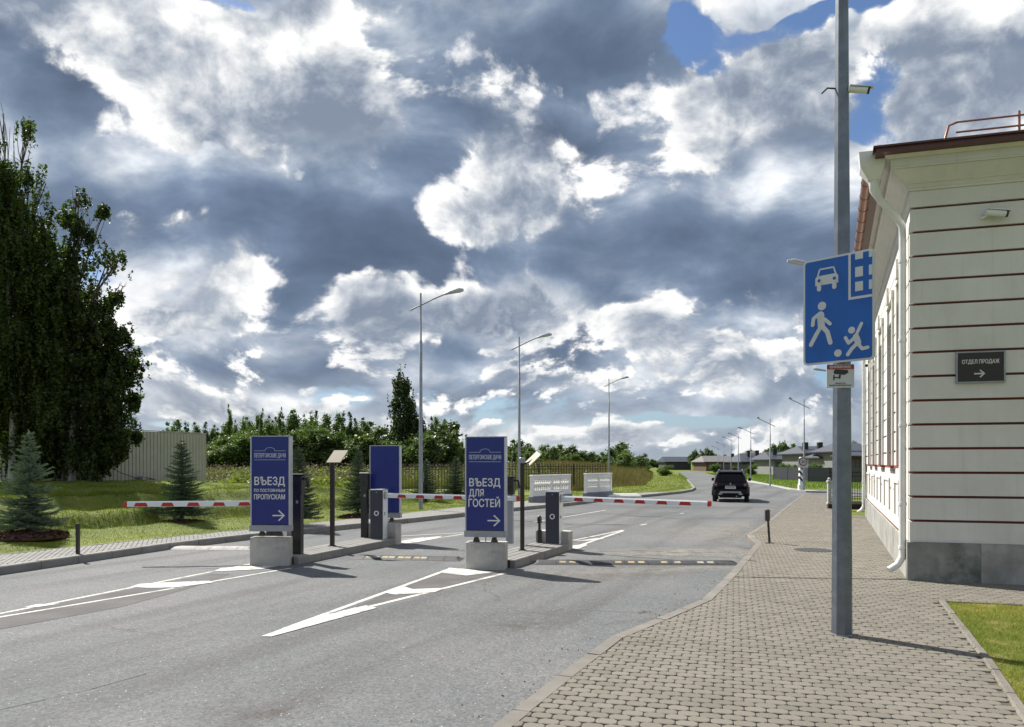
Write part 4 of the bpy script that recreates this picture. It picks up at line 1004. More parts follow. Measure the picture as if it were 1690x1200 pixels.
for sg in (1, -1):
    p = [(-.015, -.105+sg*.05), (.0, -.105+sg*.063), (.065, -.105), (.038, -.105)]; mb.plate(p if sg < 0 else p[::-1], -.0346, -.0316)
mb.build('arrow_mark', lw, pl)
p = BC+BS*9+BF*-.14
bullet_camera('small security camera on the long facade just below the blue road sign', (p.x, p.y, ZAT(601, p.y)), R(200), R(12), False, k=.8)

# ================================================================ foreground pole and its signs
PX, PY = G(1389.5, 1047, RZ)
pole = thing('sign_pole', 'tall faceted galvanised pole standing on the beige pavement in front of the building', 'pole', (PX, PY, RZ))
def oct_ring(r, z, n=8): return [(r*math.cos(2*math.pi*(k+.5)/n+.25), r*math.sin(2*math.pi*(k+.5)/n+.25), z) for k in range(n)]
v = oct_ring(.112, 0)+oct_ring(.105, 1.2)+oct_ring(.056, 9.2); n = 8
MB().add(v, [tuple(range(16, 24))]+[(k*8+i, k*8+(i+1) % 8, k*8+8+(i+1) % 8, k*8+8+i) for k in (0, 1) for i in range(8)]).build('shaft', galv, pole)
MB().add(oct_ring(.12, 0)+oct_ring(.118, .012), [(i, (i+1) % 8, 8+(i+1) % 8, 8+i) for i in range(8)]+[tuple(range(8, 16))]).build('base_collar', galv_dull, pole)
for z_ in (2.95, 3.22, 4.15): MB().add(oct_ring(.104, z_)+oct_ring(.104, z_+.03), [(i, (i+1) % 8, 8+(i+1) % 8, 8+i) for i in range(8)]+[tuple(range(8, 16)), tuple(range(7, -1, -1))]).build('clamp_band', galv_dull, pole)
cpy = 6.12
t = bullet_camera('white security camera hanging off the tall foreground pole', (PX+.04, PY-.04, cpy), R(-22), R(14), False, k=.72)
MB().tube([(-.12, 0, .03), (-.20, 0, .05), (-.26, 0, .0)], .010, 6).build('cable_tail', rubber, t)
MB().tube([(-.10, 0, .03), (.05, 0, .0)], .02, 6).build('bracket', white_m, t)

sgb = mat('road_sign_blue', (0.001, 0.085, 0.37), .30, 0, .06, 1.5); sgw = mat('road_sign_white', (.50, .51, .52), .35, 0, .03, 2)
sgx, sgy = PX-.725*.15+.012, PY-.69*.15-.012
zt, zb = ZAT(421, sgy), ZAT(598.5, sgy); SW = .775; SH = zt-zb
SG = thing('road_sign', 'blue living zone road sign with car, house, walking adult and child with ball', 'sign', (sgx, sgy, zb), R(-46.5))
def rrect(x0, x1, z0, z1, r, n=6):
    o = []
    for cx, cz_, a0 in ((x1-r, z0+r, -90), (x1-r, z1-r, 0), (x0+r, z1-r, 90), (x0+r, z0+r, 180)):
        for k in range(n+1): a = R(a0+90*k/n); o.append((cx+r*math.cos(a), cz_+r*math.sin(a)))
    return o
MB().plate(rrect(-SW/2, SW/2, 0, SH, .045), 0, .022).build('plate', sgw, SG)
MB().plate(rrect(-SW/2+.022, SW/2-.022, .022, SH-.022, .03), -.0025, .001).build('blue_field', sgb, SG)
yb = -.0045
def S(u, v): return ((u-.5)*SW, (1-v)*SH)
def capsule(mb, a, b, ra, rb=None, y0=yb):
    rb = rb or ra; a, b = Vector(a), Vector(b); d = (b-a); ang = math.atan2(d.y, d.x); o = []
    for k in range(9): q = ang+R(90)+math.pi*k/8; o.append((a.x+ra*math.cos(q), a.y+ra*math.sin(q)))
    for k in range(9): q = ang-R(90)+math.pi*k/8; o.append((b.x+rb*math.cos(q), b.y+rb*math.sin(q)))
    mb.plate(o, y0, yb+.003)
def disc(mb, c, r, y0=yb): mb.plate([(c[0]+r*math.cos(2*math.pi*k/20), c[1]+r*math.sin(2*math.pi*k/20)) for k in range(20)], y0, y0+.003)
def limb(mb, pts, r, j=0):
    for i, (a, b) in enumerate(zip(pts[:-1], pts[1:])): capsule(mb, S(*a), S(*b), r, y0=yb-.0004*(i+j))
# walking adult
mb = MB(); disc(mb, S(.277, .452), .047)
limb(mb, [(.258, .535), (.268, .64)], .040); limb(mb, [(.262, .645), (.19, .72), (.116, .807)], .023, 2); limb(mb, [(.275, .64), (.357, .704), (.398, .805)], .025, 4)
limb(mb, [(.235, .525), (.155, .562), (.143, .622)], .020, 6); limb(mb, [(.32, .582), (.395, .63)], .019, 8)
mb.build('adult_symbol', sgw, SG)
mb = MB(); disc(mb, S(.696, .715), .037)
limb(mb, [(.83, .665), (.75, .775)], .017); limb(mb, [(.755, .78), (.785, .835)], .033, 2); limb(mb, [(.735, .79), (.655, .83), (.612, .778)], .018, 4)
limb(mb, [(.775, .84), (.70, .885), (.645, .935)], .020, 6); limb(mb, [(.79, .85), (.84, .895), (.915, .888)], .018, 8)
mb.build('child_symbol', sgw, SG)
mb = MB(); disc(mb, S(.505, .912), .041); mb.build('ball_symbol', sgw, SG)
mb = MB(); c0 = S(.18, .275); c1 = S(.51, .275)
def P_(u, v): return S(u, v)
mb.plate([P_(.18, .255), P_(.51, .255), P_(.51, .185), P_(.48, .165), P_(.21, .165), P_(.18, .185)], yb, yb+.003)
for a, b in (((.215, .168), (.245, .105)), ((.245, .105), (.445, .105)), ((.445, .105), (.475, .168))): capsule(mb, S(*a), S(*b), .0085, y0=yb-.0005)
for u in (.235, .455): capsule(mb, S(u, .262), S(u, .29), .024, y0=yb-.0008)
mb.build('car_symbol', sgw, SG)
mb = MB()
for u in (.235, .455): disc(mb, S(u, .210), .0185, yb-.0012)
mb.build('headlight_dot', sgb, SG)
mb = MB()
x0, z0 = S(.652, .435); x1, z1 = S(.972, .41)
mb.plate([S(.652, .435), S(.972, .435), S(.972, .412), S(.652, .412)], yb, yb+.003); mb.plate([S(.652, .411), S(.684, .411), S(.684, .018), S(.652, .018)], yb, yb+.003)
for u0, u1 in ((.745, .85), (.93, .972)):
    for v0, v1 in ((.018, .075), (.145, .235), (.28, .365)): mb.plate([S(u0, v1), S(u1, v1), S(u1, v0), S(u0, v0)], yb, yb+.003)
mb.build('house_symbol', sgw, SG)
for z_ in (.12, SH-.14): MB().box(-.30, .30, .023, .045, z_-.02, z_+.02).build('bracket_rail', galv_dull, SG)
# camera warning plate
ny = PY-.14; wz0, wz1 = ZAT(640, ny), ZAT(600.5, ny)-.0; wx = XAT(1387, ny)
WS = thing('camera_warning_sign', 'small white warning plate with red top band and camera symbol under the blue sign', 'sign', (wx, ny, wz0), R(-6))
h = wz1-wz0-.005; ww = .29
MB().plate(rrect(-ww/2, ww/2, 0, h, .012), 0, .012).build('plate', sgw, WS)
MB().box(-ww/2+.004, ww/2-.004, -.0025, .001, h-.055, h-.004).build('red_band', mat('sign_red', (.30, .03, .02), .4, 0, .05, 5), WS)
link('lettering', text_mesh('lettering', 'ВНИМАНИЕ', .040, sgw, width=.22, bold=.0008), WS, (0, -.0045, h-.043))
for txt, z_, w_ in (('ВЕДЕТСЯ', .042, .10), ('ВИДЕОНАБЛЮДЕНИЕ', .020, .23)): link('lettering', text_mesh('lettering', txt, .018, black, width=w_), WS, (0, -.002, z_))
mb = MB(); mb.plate([(-.065, .150), (.045, .140), (.085, .165), (.075, .192), (-.055, .200), (-.072, .178)], -.003, .001)
mb.plate([(-.02, .10), (.0, .10), (.005, .142), (-.015, .142)], -.0028, .001); mb.plate([(-.066, .105), (-.021, .105), (-.021, .118), (-.066, .118)], -.0026, .001); mb.plate([(-.075, .082), (-.062, .082), (-.062, .14), (-.075, .14)], -.0024, .001)
mb.build('camera_symbol', black, WS)
# manhole in the pavement
mx, my = G(1342, 908, RZ)
mh = thing('manhole_cover', 'round dark manhole cover in the beige pavement near the pole', 'manhole', (mx, my, RZ))
MB().lathe([(.40, -.02), (.40, .006), (.36, .008), (0, .008)], 28, smooth=False).build('cover', rubber, mh)

# ================================================================ car
def make_car(loc, rz):
    t = thing('parked_car', 'dark navy compact suv seen from behind on the crossing', 'car', loc, rz)
    paint = mat('blue_black_car_paint', (0.005, 0.006, 0.013), .35, .0, .05, 3, spec=.22); trim = mat('matt_black_trim', (.010, .010, .011), .6, 0, .1, 9, spec=.2); gl = mat('tinted_car_glass', (.006, .007, .010), .10, 0, .05, 2, spec=.2)
    sil = mat('satin_silver_trim', (.30, .31, .33), .4, .4, .05, 6); redl = mat('red_lamp_lens', (.11, .012, .016), .25, 0, .1, 8); tyre = mat('tyre_rubber', (.018, .018, .018), .8, 0, .1, 9)
    # lower body: rings of half outline mirrored, stations along y (0 = rear)
    st = [(0.00, .80, .42, .88, .0), (.06, .86, .36, .99, .0), (.30, .89, .30, 1.03, 0), (.9, .905, .26, 1.04, 0), (2.2, .905, .24, 1.02, 0), (3.2, .90, .26, 1.00, 0), (3.9, .87, .30, .94, 0), (4.22, .80, .36, .84, 0), (4.30, .70, .42, .74, 0)]
    v = []; fs = []; n = 14
    for (y, w, z0, z1, _) in st:
        half = [(w*.80, z0), (w*.97, z0+.07), (w, z0+.22), (w*.985, z0+.40), (w*1.0, z1-.22), (w*.955, z1-.06), (w*.86, z1)]
        v += [(x, y, z) for x, z in half]+[(-x, y, z) for x, z in reversed(half)]
    for i in range(len(st)-1):
        for k in range(n): fs.append((i*n+(k+1) % n, i*n+k, (i+1)*n+k, (i+1)*n+(k+1) % n))
    fs += [tuple(range(n)), tuple(range((len(st)-1)*n+n-1, (len(st)-1)*n-1, -1))]
    MB().add(v, fs, smooth=False).build('body', paint, t)
    cs = [(.10, .74, .98, .62), (.14, .79, 1.0, .64), (.42, .80, 1.02, .635), (.50, .80, 1.02, .63)]
    # cabin: glasshouse ring low/high with roof
    def cab(y, wl, zl, wh, zh): return [(wl, y, zl), (wh+.03, y, zh-.10), (wh-.02, y, zh-.015), (wh*.75, y, zh), (-wh*.75, y, zh), (-wh+.02, y, zh-.015), (-wh-.03, y, zh-.10), (-wl, y, zl)]
    rings = [cab(.10, .80, .96, .62, 1.0)]
    rings = [[(.80, .10, .97), (.70, .22, 1.30), (.60, .30, 1.50), (.50, .34, 1.545), (-.50, .34, 1.545), (-.60, .30, 1.50), (-.70, .22, 1.30), (-.80, .10, .97)],
             cab(.65, .83, 1.0, .64, 1.60), cab(1.5, .84, 1.0, .66, 1.62), cab(2.3, .84, 1.0, .65, 1.58), [(.82, 3.15, .98), (.80, 3.0, 1.05), (.76, 2.95, 1.08), (.6, 2.9, 1.1), (-.6, 2.9, 1.1), (-.76, 2.95, 1.08), (-.80, 3.0, 1.05), (-.82, 3.15, .98)]]
    v = [q for r_ in rings for q in r_]; fs = []
    for i in range(len(rings)-1):
        for k in range(7): fs.append((i*8+k+1, i*8+k, (i+1)*8+k, (i+1)*8+k+1))
    fs.append(tuple(range(8)))
    MB().add(v, fs).build('cabin', paint, t)
    MB().add([(-.60, .20, 1.03), (.60, .20, 1.03), (.64, .125, 1.03), (.51, .255, 1.44), (-.51, .255, 1.44), (-.64, .125, 1.03), (-.60, .12, .99+.04)], [(5, 2, 3, 4)]).xform(Matrix.Translation((0, -.03, 0))).build('rear_window', gl, t)
    for sx in (-1, 1):
        sv = [(sx*.868, .75, 1.05), (sx*.868, 2.7, 1.05), (sx*.715, 2.25, 1.47), (sx*.715, .70, 1.47)]
        MB().add(sv, [(0, 1, 2, 3) if sx > 0 else (3, 2, 1, 0)]).build('side_window', gl, t)
        tl = MB().box(min(sx*.63, sx*.80), max(sx*.63, sx*.80), -.015, .12, .80, .99, bev=.02).build('tail_light', redl, t)
        MB().box(min(sx*.655, sx*.775), max(sx*.655, sx*.775), -.022, -.016, .86, .93).build('lamp_bar', mat('pale_lens', (.30, .16, .16), .2, 0, .1, 9), tl)
        m_ = MB().box(min(sx*.88, sx*1.02), max(sx*.88, sx*1.02), 2.55, 2.68, 1.03, 1.20, bev=.03).build('mirror', trim, t)
        MB().tube([(sx*.58, .55, 1.60), (sx*.58, .65, 1.655), (sx*.58, 2.0, 1.66), (sx*.58, 2.1, 1.60)], .018, 6).build('roof_rail', sil, t)
        for y in (.78, 3.42):
            wh = MB(); pr = [(.30, -.11), (.335, -.10), (.345, -.04), (.345, .04), (.335, .10), (.30, .11)]
            wh.lathe([(0, -.10)]+pr+[(0, .10)], 24).xform(Matrix.Translation((sx*.79, y, .345)) @ Matrix.Rotation(R(90), 4, 'Y'))
            w_ = wh.build('wheel', tyre, t); MB().lathe([(0, -.004), (.22, -.004), (.22, .01), (.0, .01)], 16).xform(Matrix.Translation((sx*.902, y, .345)) @ Matrix.Rotation(R(90), 4, 'Y')).build('rim', sil, w_)
            MB().tube([(sx*.905, y+.42*math.cos(a), .33+.42*math.sin(a)) for a in np.linspace(0, math.pi, 10)], .035, 6).build('arch_trim', trim, t)
    MB().box(-.80, .80, -.05, .10, .40, .60, bev=.04).build('rear_bumper', trim, t)
    MB().plate([(-.60, .38), (-.44, .38), (-.36, .47), (.36, .47), (.44, .38), (.60, .38), (.50, .56), (-.50, .56)], -.065, -.045).build('skid_plate', sil, t)
    MB().box(-.55, .55, .05, .4, .22, .37).build('underbody', trim, t); MB().tube([(.30, -.02, .30), (.30, .3, .30)], .035, 8).build('exhaust', sil, t)
    MB().box(-.26, .26, -.028, -.012, .685, .80).build('number_plate', mat('number_plate_white', (.6, .6, .6), .4, 0, .02, 4), t)
    pm = MB()
    for k in range(8): pm.box(-.22+k*.056, -.188+k*.056, -.0295, -.028, .72, .77)
    pm.build('plate_marks', black, t)
    MB().plate([(-.045, .935), (0, .86), (.045, .935), (0, 1.01)], -.008, .03).build('badge', sil, t)
    link('lettering', text_mesh('lettering', 'DUSTER', .085, sil, width=.48, bold=.002), t, (0, -.014, .815-.0))
    MB().box(-.58, .58, .10, .32, 1.505, 1.55, bev=.012).build('roof_spoiler', paint, t)
    MB().tube([(0, .95, 1.6), (0, .78, 1.78)], .006, 5).build('aerial', trim, t)
    MB().tube([(-.02, .17, 1.03), (.18, .15, 1.06), (.34, .17, 1.10)], .010, 5).build('rear_wiper', trim, t)
    return t
cx_, cy_ = G(1205.5, 829)
make_car((cx_, cy_, 0), R(-16.8))

# ================================================================ lamps
lamp_head = mat('lamp_head_grey', (0.42, 0.43, 0.45), .4, .3, .05, 6)
def street_lamp(px, base, toppy, side, label, group, h=None, z=0.0, arm=1.7, Y=None):
    if Y is None: x, y = G(px, base, z)
    else: y = Y; x = XAT(px, Y)
    H = (ZAT(toppy, y)-z) if h is None else h
    t = thing('street_lamp', label, 'street lamp', (x, y, z), 0, group)
    r0 = .085 if H > 8 else .07
    MB().tube([(0, 0, 0), (0, 0, H*.78), (0, 0, H*.782), (0, 0, H)], [r0, r0*.72, r0*.5, r0*.42], 8).build('pole', galv_dull, t)
    a = [(-side*.42, 0, H-.68), (0, 0, H-.48), (side*.5, 0, H-.23), (side*.9, 0, H-.06)]
    MB().tube(a, .032, 6).build('arm', galv_dull, t)
    x0, x1 = side*.88, side*arm
    MB().tube([(x0, 0, H-.06), (x0+(x1-x0)*.35, 0, H+.035), (x0+(x1-x0)*.8, 0, H+.12), (x1, 0, H+.13)], [.035, .075, .10, .05], 8).build('lamp_head', lamp_head, t)
    MB().box(r0-.005, r0+.02, -.03, .03, min(1.1, H*.2), min(1.1, H*.2)+.35).build('hatch', galv_dull, t)
    return t
gl_, gr_ = 'tall street lamps along the left of the road', 'street lamps along the right of the road'
street_lamp(694.5, 841, 484, 1, 'tallest looking street lamp, rising behind the plain blue sign back', gl_, z=KZ)
street_lamp(857, 822.5, 556, 1, 'street lamp rising right behind the brown post of the right island', gl_, z=KZ)
street_lamp(1005, 0, 625, 1, 'street lamp rising behind the second white balustrade', gl_, z=.1, Y=65)
street_lamp(1391, 0, 437, -1, 'street lamp whose head sticks out left of the blue road sign', gr_, z=RZ, Y=26.6, arm=1.95)
street_lamp(1389, 0, 612, -1, 'street lamp whose head sticks out left of the small camera warning plate', gr_, z=0, Y=56, arm=2.1)
street_lamp(1327, 808.5, 659, -1, 'street lamp standing directly behind the striped border post', gr_, arm=1.15)
street_lamp(1271, 802, 691, -1, 'street lamp between the striped post and the car', gr_, arm=1.15)
for i, (px, b, tp_, Y) in enumerate(((1239, 793, 707, None), (1218.5, 0, 716, 105), (1206.5, 0, 722, 122), (1194.5, 0, 731, 145), (1185, 0, 737, 165))):
    street_lamp(px, b, tp_, -1, ['distant street lamp just right of the car', 'distant thin street lamp above the right half of the car', 'distant thin street lamp above the middle of the car roof', 'distant thin street lamp above the left edge of the car', 'farthest thin street lamp beside the tree group'][i], gr_, arm=1.5, Y=Y)

# ================================================================ fences and balustrades
iron_f = mat('dark_brown_iron', (.030, .022, .018), .5, .2, .15, 12)
def picket_fence(a, b, h, step, z, label, finial=True, w=.018, names=True, mt=None, maxp=300):
    A, B = Vector(a), Vector(b); d = B-A; L = d.length; rz = math.atan2(d.y, d.x); mt = mt or iron_f
    t = thing('iron_fence', label, 'fence', (A.x, A.y, z), rz)
    for zz in (.16, h-.32, h-.14): MB().box(0, L, -.014, .014, zz-.018, zz+.018).build('rail', mt, t)
    pk = MB().box(-w, w, -w, w, .04, h-.02)
    if finial: pk.add([(-.026, -.026, h-.02), (.026, -.026, h-.02), (.026, .026, h-.02), (-.026, .026, h-.02), (0, 0, h+.08)], [(0, 1, 4), (1, 2, 4), (2, 3, 4), (3, 0, 4), (3, 2, 1, 0)])
    me = pk.mesh('picket', mt); n = int(L/step)
    for i in range(n+1): link('picket', me, t, (i*step, .0, random.uniform(-.01, .01)))
    i = 0
    while i*2.5 < L: MB().box(-.035, .035, .02, .09, -.2, h+.04).build('post', mt, t).location = (i*2.5, 0, 0); i += 1
    MB().box(0, L, -.10, .10, -.25, .05).build('footing', kerbm, t)
    return t
fa, fb = G(640, 814, .1), G(1003, 811, .05)
picket_fence(fa, fb, 1.85, .19, .06, 'long dark iron picket fence running behind the white balustrades and spruces')
balw = mat('white_cast_balustrade', (.80, .80, .77), .75, 0, .04, 6, .2, 40, dirt=(.62, .62, .58, .3)); bal_b = mat('grey_plinth', (.20, .21, .23), .8, 0, .12, 5)
def balustrade(a, b, z, h, label):
    A, B = Vector(a), Vector(b); d = B-A; L = d.length; rz = math.atan2(d.y, d.x)
    t = thing('balustrade', label, 'balustrade', (A.x, A.y, z), rz, 'white cast balustrades beside the far kerb')
    MB().box(-.12, L+.12, -.14, .14, -.1, .34, bev=.02).build('plinth', bal_b, t)
    z0 = .341
    for x in (0, L/2, L): MB().box(x-.07, x+.07, -.075, .075, z0, z0+h+.02, bev=.01).build('pier', balw, t)
    MB().box(-.1, L+.1, -.095, .095, z0+h+.021, z0+h+.09, bev=.015).build('top_rail', balw, t)
    for x0, x1 in ((.071, L/2-.071), (L/2+.071, L-.071)):
        MB().box(x0, x1, -.05, .05, z0, z0+.30*h).build('lower_band', balw, t); MB().box(x0, x1, -.045, .045, z0+.52*h, z0+.62*h).build('middle_band', balw, t); MB().box(x0, x1, -.05, .05, z0+.86*h, z0+h+.02).build('upper_band', balw, t)
        n = 9; st = (x1-x0)/n
        for k in range(n):
            xc = x0+(k+.5)*st
            MB().lathe([(.030, z0+.301*h), (.055, z0+.38*h), (.028, z0+.47*h), (.034, z0+.519*h)], 6, c=(xc, 0)).build('baluster', balw, t)
            lt = MB(); a_, b_, s_ = z0+.621*h, z0+.859*h, st*.48
            for q in (1, -1):
                lt.add([(xc-q*s_-.012, -.03, a_), (xc-q*s_+.016, -.03, a_), (xc+q*s_+.012, -.03, b_), (xc+q*s_-.016, -.03, b_), (xc-q*s_-.012, .03, a_), (xc-q*s_+.016, .03, a_), (xc+q*s_+.012, .03, b_), (xc+q*s_-.016, .03, b_)], [(0, 1, 2, 3), (7, 6, 5, 4), (1, 5, 6, 2), (0, 3, 7, 4)])
            lt.build('lattice', balw, t)
balustrade(G(878, 829.5, KZ), G(939, 824.5, KZ), KZ-.05, .90, 'nearer white cast balustrade on a grey plinth, right of the guests sign')
balustrade(G(967, 822, KZ), G(1007, 819.5, KZ), KZ-.05, .92, 'farther white cast balustrade on a grey plinth beside the end of the iron fence')
# short kerb wings at the end of the farther balustrade
x, y = G(1028, 819.5, KZ)
wg = thing('concrete_step', 'low pale concrete step at the end of the far footpath', 'step', (x, y, KZ), R(10))
for k in range(3): MB().box(-1.0+k*.15, .9, -.5+k*.28, -.5+(k+1)*.28-.004, -.05, .06+.05*k).build('step', balw, wg)
# iron fence and pillar right of the pavement end
f1, f2 = G(1372, 829, RZ), None
picket_fence(G(1370, 827, RZ), (G(1370, 827, RZ)[0]+9.0, G(1370, 827, RZ)[1]-.6), 1.62, .12, .05, 'black iron fence between the foreground pole and the building', False, .011, mt=black)
x, y = G(1368.5, 832, RZ); pt = thing('gate_pillar', 'short pale gate pillar with cap at the end of the pavement', 'pillar', (x, y, .05))
pgr = mat('weathered_white_paint', (.42, .43, .43), .7, 0, .1, 6)
MB().box(-.11, .11, -.11, .11, 0, .12, bev=.01).build('base', pgr, pt); MB().box(-.075, .075, -.075, .075, .121, 1.05, bev=.01).build('shaft', pgr, pt); MB().box(-.105, .105, -.105, .105, 1.051, 1.14, bev=.02).build('cap', pgr, pt); MB().lathe([(.06, 1.14), (.085, 1.19), (.05, 1.26), (0, 1.28)], 10).build('ball', pgr, pt)
x, y = G(1368, 839, RZ); bx_ = thing('planter_edging', 'dark timber bed edging beside the end of the pavement', 'edging', (x, y, RZ), R(2))
MB().box(-.05, 2.6, -.05, .05, -.05, .18).build('board', mat('dark_timber', (.045, .022, .018), .8, 0, .2, 8), bx_); MB().box(1.35, 2.6, -.9, -.82, -.05, .28).build('board', MATS['dark_timber'], bx_)
# border post with speed sign
x, y = G(1321.5, 810.5); bp = thing('border_post', 'white and black striped border post on a white foot at the crossing', 'post', (x, y, 0), R(0))
MB().box(-.22, .22, -.22, .22, 0, .10, bev=.01).build('foot', balw, bp); MB().box(-.17, .17, -.17, .17, .101, .50, bev=.04).build('pedestal', balw, bp)
post_w, ht = .115, 2.32
MB().box(-post_w, post_w, -post_w, post_w, .501, ht).build('shaft', balw, bp)
z_ = .60; blk = mat('black_stripe_paint', (.012, .012, .013), .5, 0, .1, 8)
while z_ < ht-.4:
    MB().plate([(-post_w-.003, z_+.26), (post_w+.003, z_), (post_w+.003, z_+.19), (-post_w-.003, z_+.45)], -post_w-.004, post_w+.004).build('stripe', blk, bp); z_ += .42
MB().lathe([(.13, ht), (.10, ht+.08), (0, ht+.1)], 12).build('cap', balw, bp)
sx_, sy_ = XAT(1325.5, y-.6), y-.6
sp = thing('speed_sign', 'round speed limit 20 sign with white plates beside the striped post', 'sign', (sx_, sy_, ZAT(762, sy_)))
def ringp(r): return [(r*math.cos(2*math.pi*k/28), r*math.sin(2*math.pi*k/28)) for k in range(28)]
MB().plate([(-.36, -.42), (.36, -.42), (.36, .12), (-.36, .12)], .0, .02).build('back_plate', sgw, sp); MB().plate(ringp(.30), -.014, -.002).build('red_disc', mat('faded_red', (.22, .06, .05), .4, 0, .05, 5), sp); MB().plate(ringp(.225), -.020, -.013).build('white_disc', sgw, sp)
link('lettering', text_mesh('lettering', '20', .30, black, width=.30, bold=.006), sp, (0, -.022, -.105)); MB().tube([(.02, .05, .1), (.02, .05, -ZAT(762, sy_)+0.0)], .03, 8).build('pole', galv_dull, sp)
MB().box(-.34, .34, -.006, -.0, -.40, -.31).build('lower_plate', sgw, sp)

# ================================================================ metal wall on the left
sheet_m = mat('cream_corrugated_metal', (.40, .395, .32), .5, .1, .08, .8, dirt=(.28, .27, .21, .4))
def metal_wall(pts, h, z, label):
    A, B = Vector(pts[0]), Vector(pts[1]); d = B-A; L = d.length; rz = math.atan2(d.y, d.x)
    t = thing('metal_wall', label, 'wall', (A.x, A.y, z), rz, 'cream corrugated metal walls'); n = max(1, round(L/1.05)); w = L/n; c = 5; pitch = w/c
    prof = []
    for k in range(c): x0 = k*pitch; prof += [(x0, 0), (x0+pitch*.55, 0), (x0+pitch*.68, -.035), (x0+pitch*.87, -.035)]
    prof.append((w-.004, 0)); v = [(x, y, 0) for x, y in prof]+[(x, y, h) for x, y in prof]+[(x, y+.012, 0) for x, y in prof]+[(x, y+.012, h) for x, y in prof]; m_ = len(prof)
    f = [(i, i+1, m_+i+1, m_+i) for i in range(m_-1)]+[(2*m_+i+1, 2*m_+i, 3*m_+i, 3*m_+i+1) for i in range(m_-1)]+[(m_+i, m_+i+1, 3*m_+i+1, 3*m_+i) for i in range(m_-1)]
    me = MB().add(v, f).mesh('sheet', sheet_m)
    for k in range(n): link('sheet', me, t, (k*w, 0, random.uniform(-.012, .012)))
    MB().box(-.02, L+.02, -.05, .02, h+.015, h+.05).build('top_flashing', sheet_m, t)
    return t
zw = ZAT(802, 35)-.02
metal_wall((G(0, 0, 0) if False else (XAT(170, 34.6), 34.6), (XAT(340, 40.2), 40.2)), 2.62, zw, 'taller cream corrugated metal wall standing left of the woodland')
metal_wall(((-31, 38), (XAT(172, 36.2), 36.2)), 2.45, ZAT(796, 36.5), 'lower cream corrugated metal wall behind the birch trunks')
w1 = thing('hanging_cable', 'slack black cable looping down the corrugated wall to a small meter', 'cable', (XAT(166, 34.3), 34.3, ZAT(765, 34.3)))
MB().tube([(0, .2, 0), (.5, .9, -.45), (.9, 1.6, -.72), (1.4, 2.3, -.78), (XAT(233, 36.3)-XAT(166, 34.3), 2.0, -.62)], .018, 5).build('cable', rubber, w1)
MB().box(-.18, .18, -.12, .12, 0, .42, bev=.05).xform(Matrix.Translation((XAT(235, 36.2)-XAT(166, 34.3), 1.8, ZAT(800, 36.2)-ZAT(765, 34.3)))).build('meter_box', galv_dull, w1)

# ================================================================ houses
roofd = mat('dark_grey_tiles', (.036, .042, .060), .45, .1, .12, 3); roofl = mat('grey_brown_tiles', (.12, .115, .115), .6, 0, .12, 3)
wall_l = mat('pale_render', (.20, .205, .195), .85, 0, .06, .8); wall_b = mat('brown_brick_render', (.10, .06, .045), .85, 0, .15, 2); wall_d = mat('charcoal_render', (.05, .05, .055), .8, 0, .1, 1)
soff = mat('soffit_boards', (.12, .10, .09), .8, 0, .1, 2); winm = mat('house_window_glass', (.05, .06, .075), .1, 0, .1, 2)
def house(px0, px1, Y, eave, ridge, label, walls, roof, depth=9, hip=.35, chim=None, base=-.05, over=.7, rz=0, nw=3):
    x0, x1 = XAT(px0, Y), XAT(px1, Y); w = x1-x0; ez, rzz = ZAT(eave, Y), ZAT(ridge, Y)
    t = thing('house', label, 'house', ((x0+x1)/2, Y, base), rz, 'low houses behind the green slope'); ez -= base; rzz -= base
    hw = w/2; MB().box(-hw+over, hw-over, over, depth-over, 0, ez-.02).build('wall', walls, t)
    r = hw*hip if hip else 0
    v = [(-hw, 0, ez), (hw, 0, ez), (hw, depth, ez), (-hw, depth, ez), (-hw+r if hip else -hw, depth/2, rzz), (hw-r if hip else hw, depth/2, rzz)]
    v = [(-hw, 0, ez), (hw, 0, ez), (hw, depth, ez), (-hw, depth, ez)]+[(-hw*(1-hip*1.0), depth/2, rzz), (hw*(1-hip*1.0), depth/2, rzz)]
    v2 = [(x, y, z-.14) for x, y, z in v[:4]]
    rf = MB().add(v+v2, [(0, 1, 5, 4), (1, 2, 5), (2, 3, 4, 5), (3, 0, 4), (9, 8, 7, 6), (6, 7, 1, 0), (7, 8, 2, 1), (8, 9, 3, 2), (9, 6, 0, 3)]).build('roof', roof, t)
    for k in range(nw):
        xc = -hw+over+(w-2*over)*(k+.5)/nw; wd = min(1.6, (w-2*over)/nw*.5)
        wi = MB().box(xc-wd/2, xc+wd/2, over-.05, over+.05, ez*.30, ez*.82).build('window', winm, t)
        fr = MB()
        for a in ((xc-wd/2-.06, xc-wd/2, ez*.28, ez*.84), (xc+wd/2, xc+wd/2+.06, ez*.28, ez*.84), (xc-wd/2, xc+wd/2, ez*.82, ez*.84)): fr.box(a[0], a[1], over-.07, over+.01, a[2], a[3])
        fr.build('frame', soff, wi)
    if chim is not None:
        for c in chim: MB().box(hw*c-.35, hw*c+.35, depth*.28, depth*.28+.7, ez, rzz+.55, bev=.04).build('chimney', blk, rf)
    return t
house(1162, 1226, 185, 762, 752, 'farthest house with a long low grey brown gable roof behind the car', wall_b, roofl, 14, .25, [.72])
house(1222, 1284, 150, 762, 747.5, 'dark hipped roof house just right of the car', wall_d, roofd, 12, .45, [-.25, .2])
house(1228, 1268, 172, 756, 744, 'small brown roofed house rising behind the dark hipped house', wall_l, roofl, 9, .6)
house(1272, 1330, 128, 758, 745, 'wide dark hipped roof house with a big square chimney left of the striped post', wall_l, roofd, 12, .35, [-.35])
house(1328, 1404, 112, 748, 735, 'pale walled house with dark roof behind the foreground pole', wall_l, roofd, 12, .35, [-.55, .1])
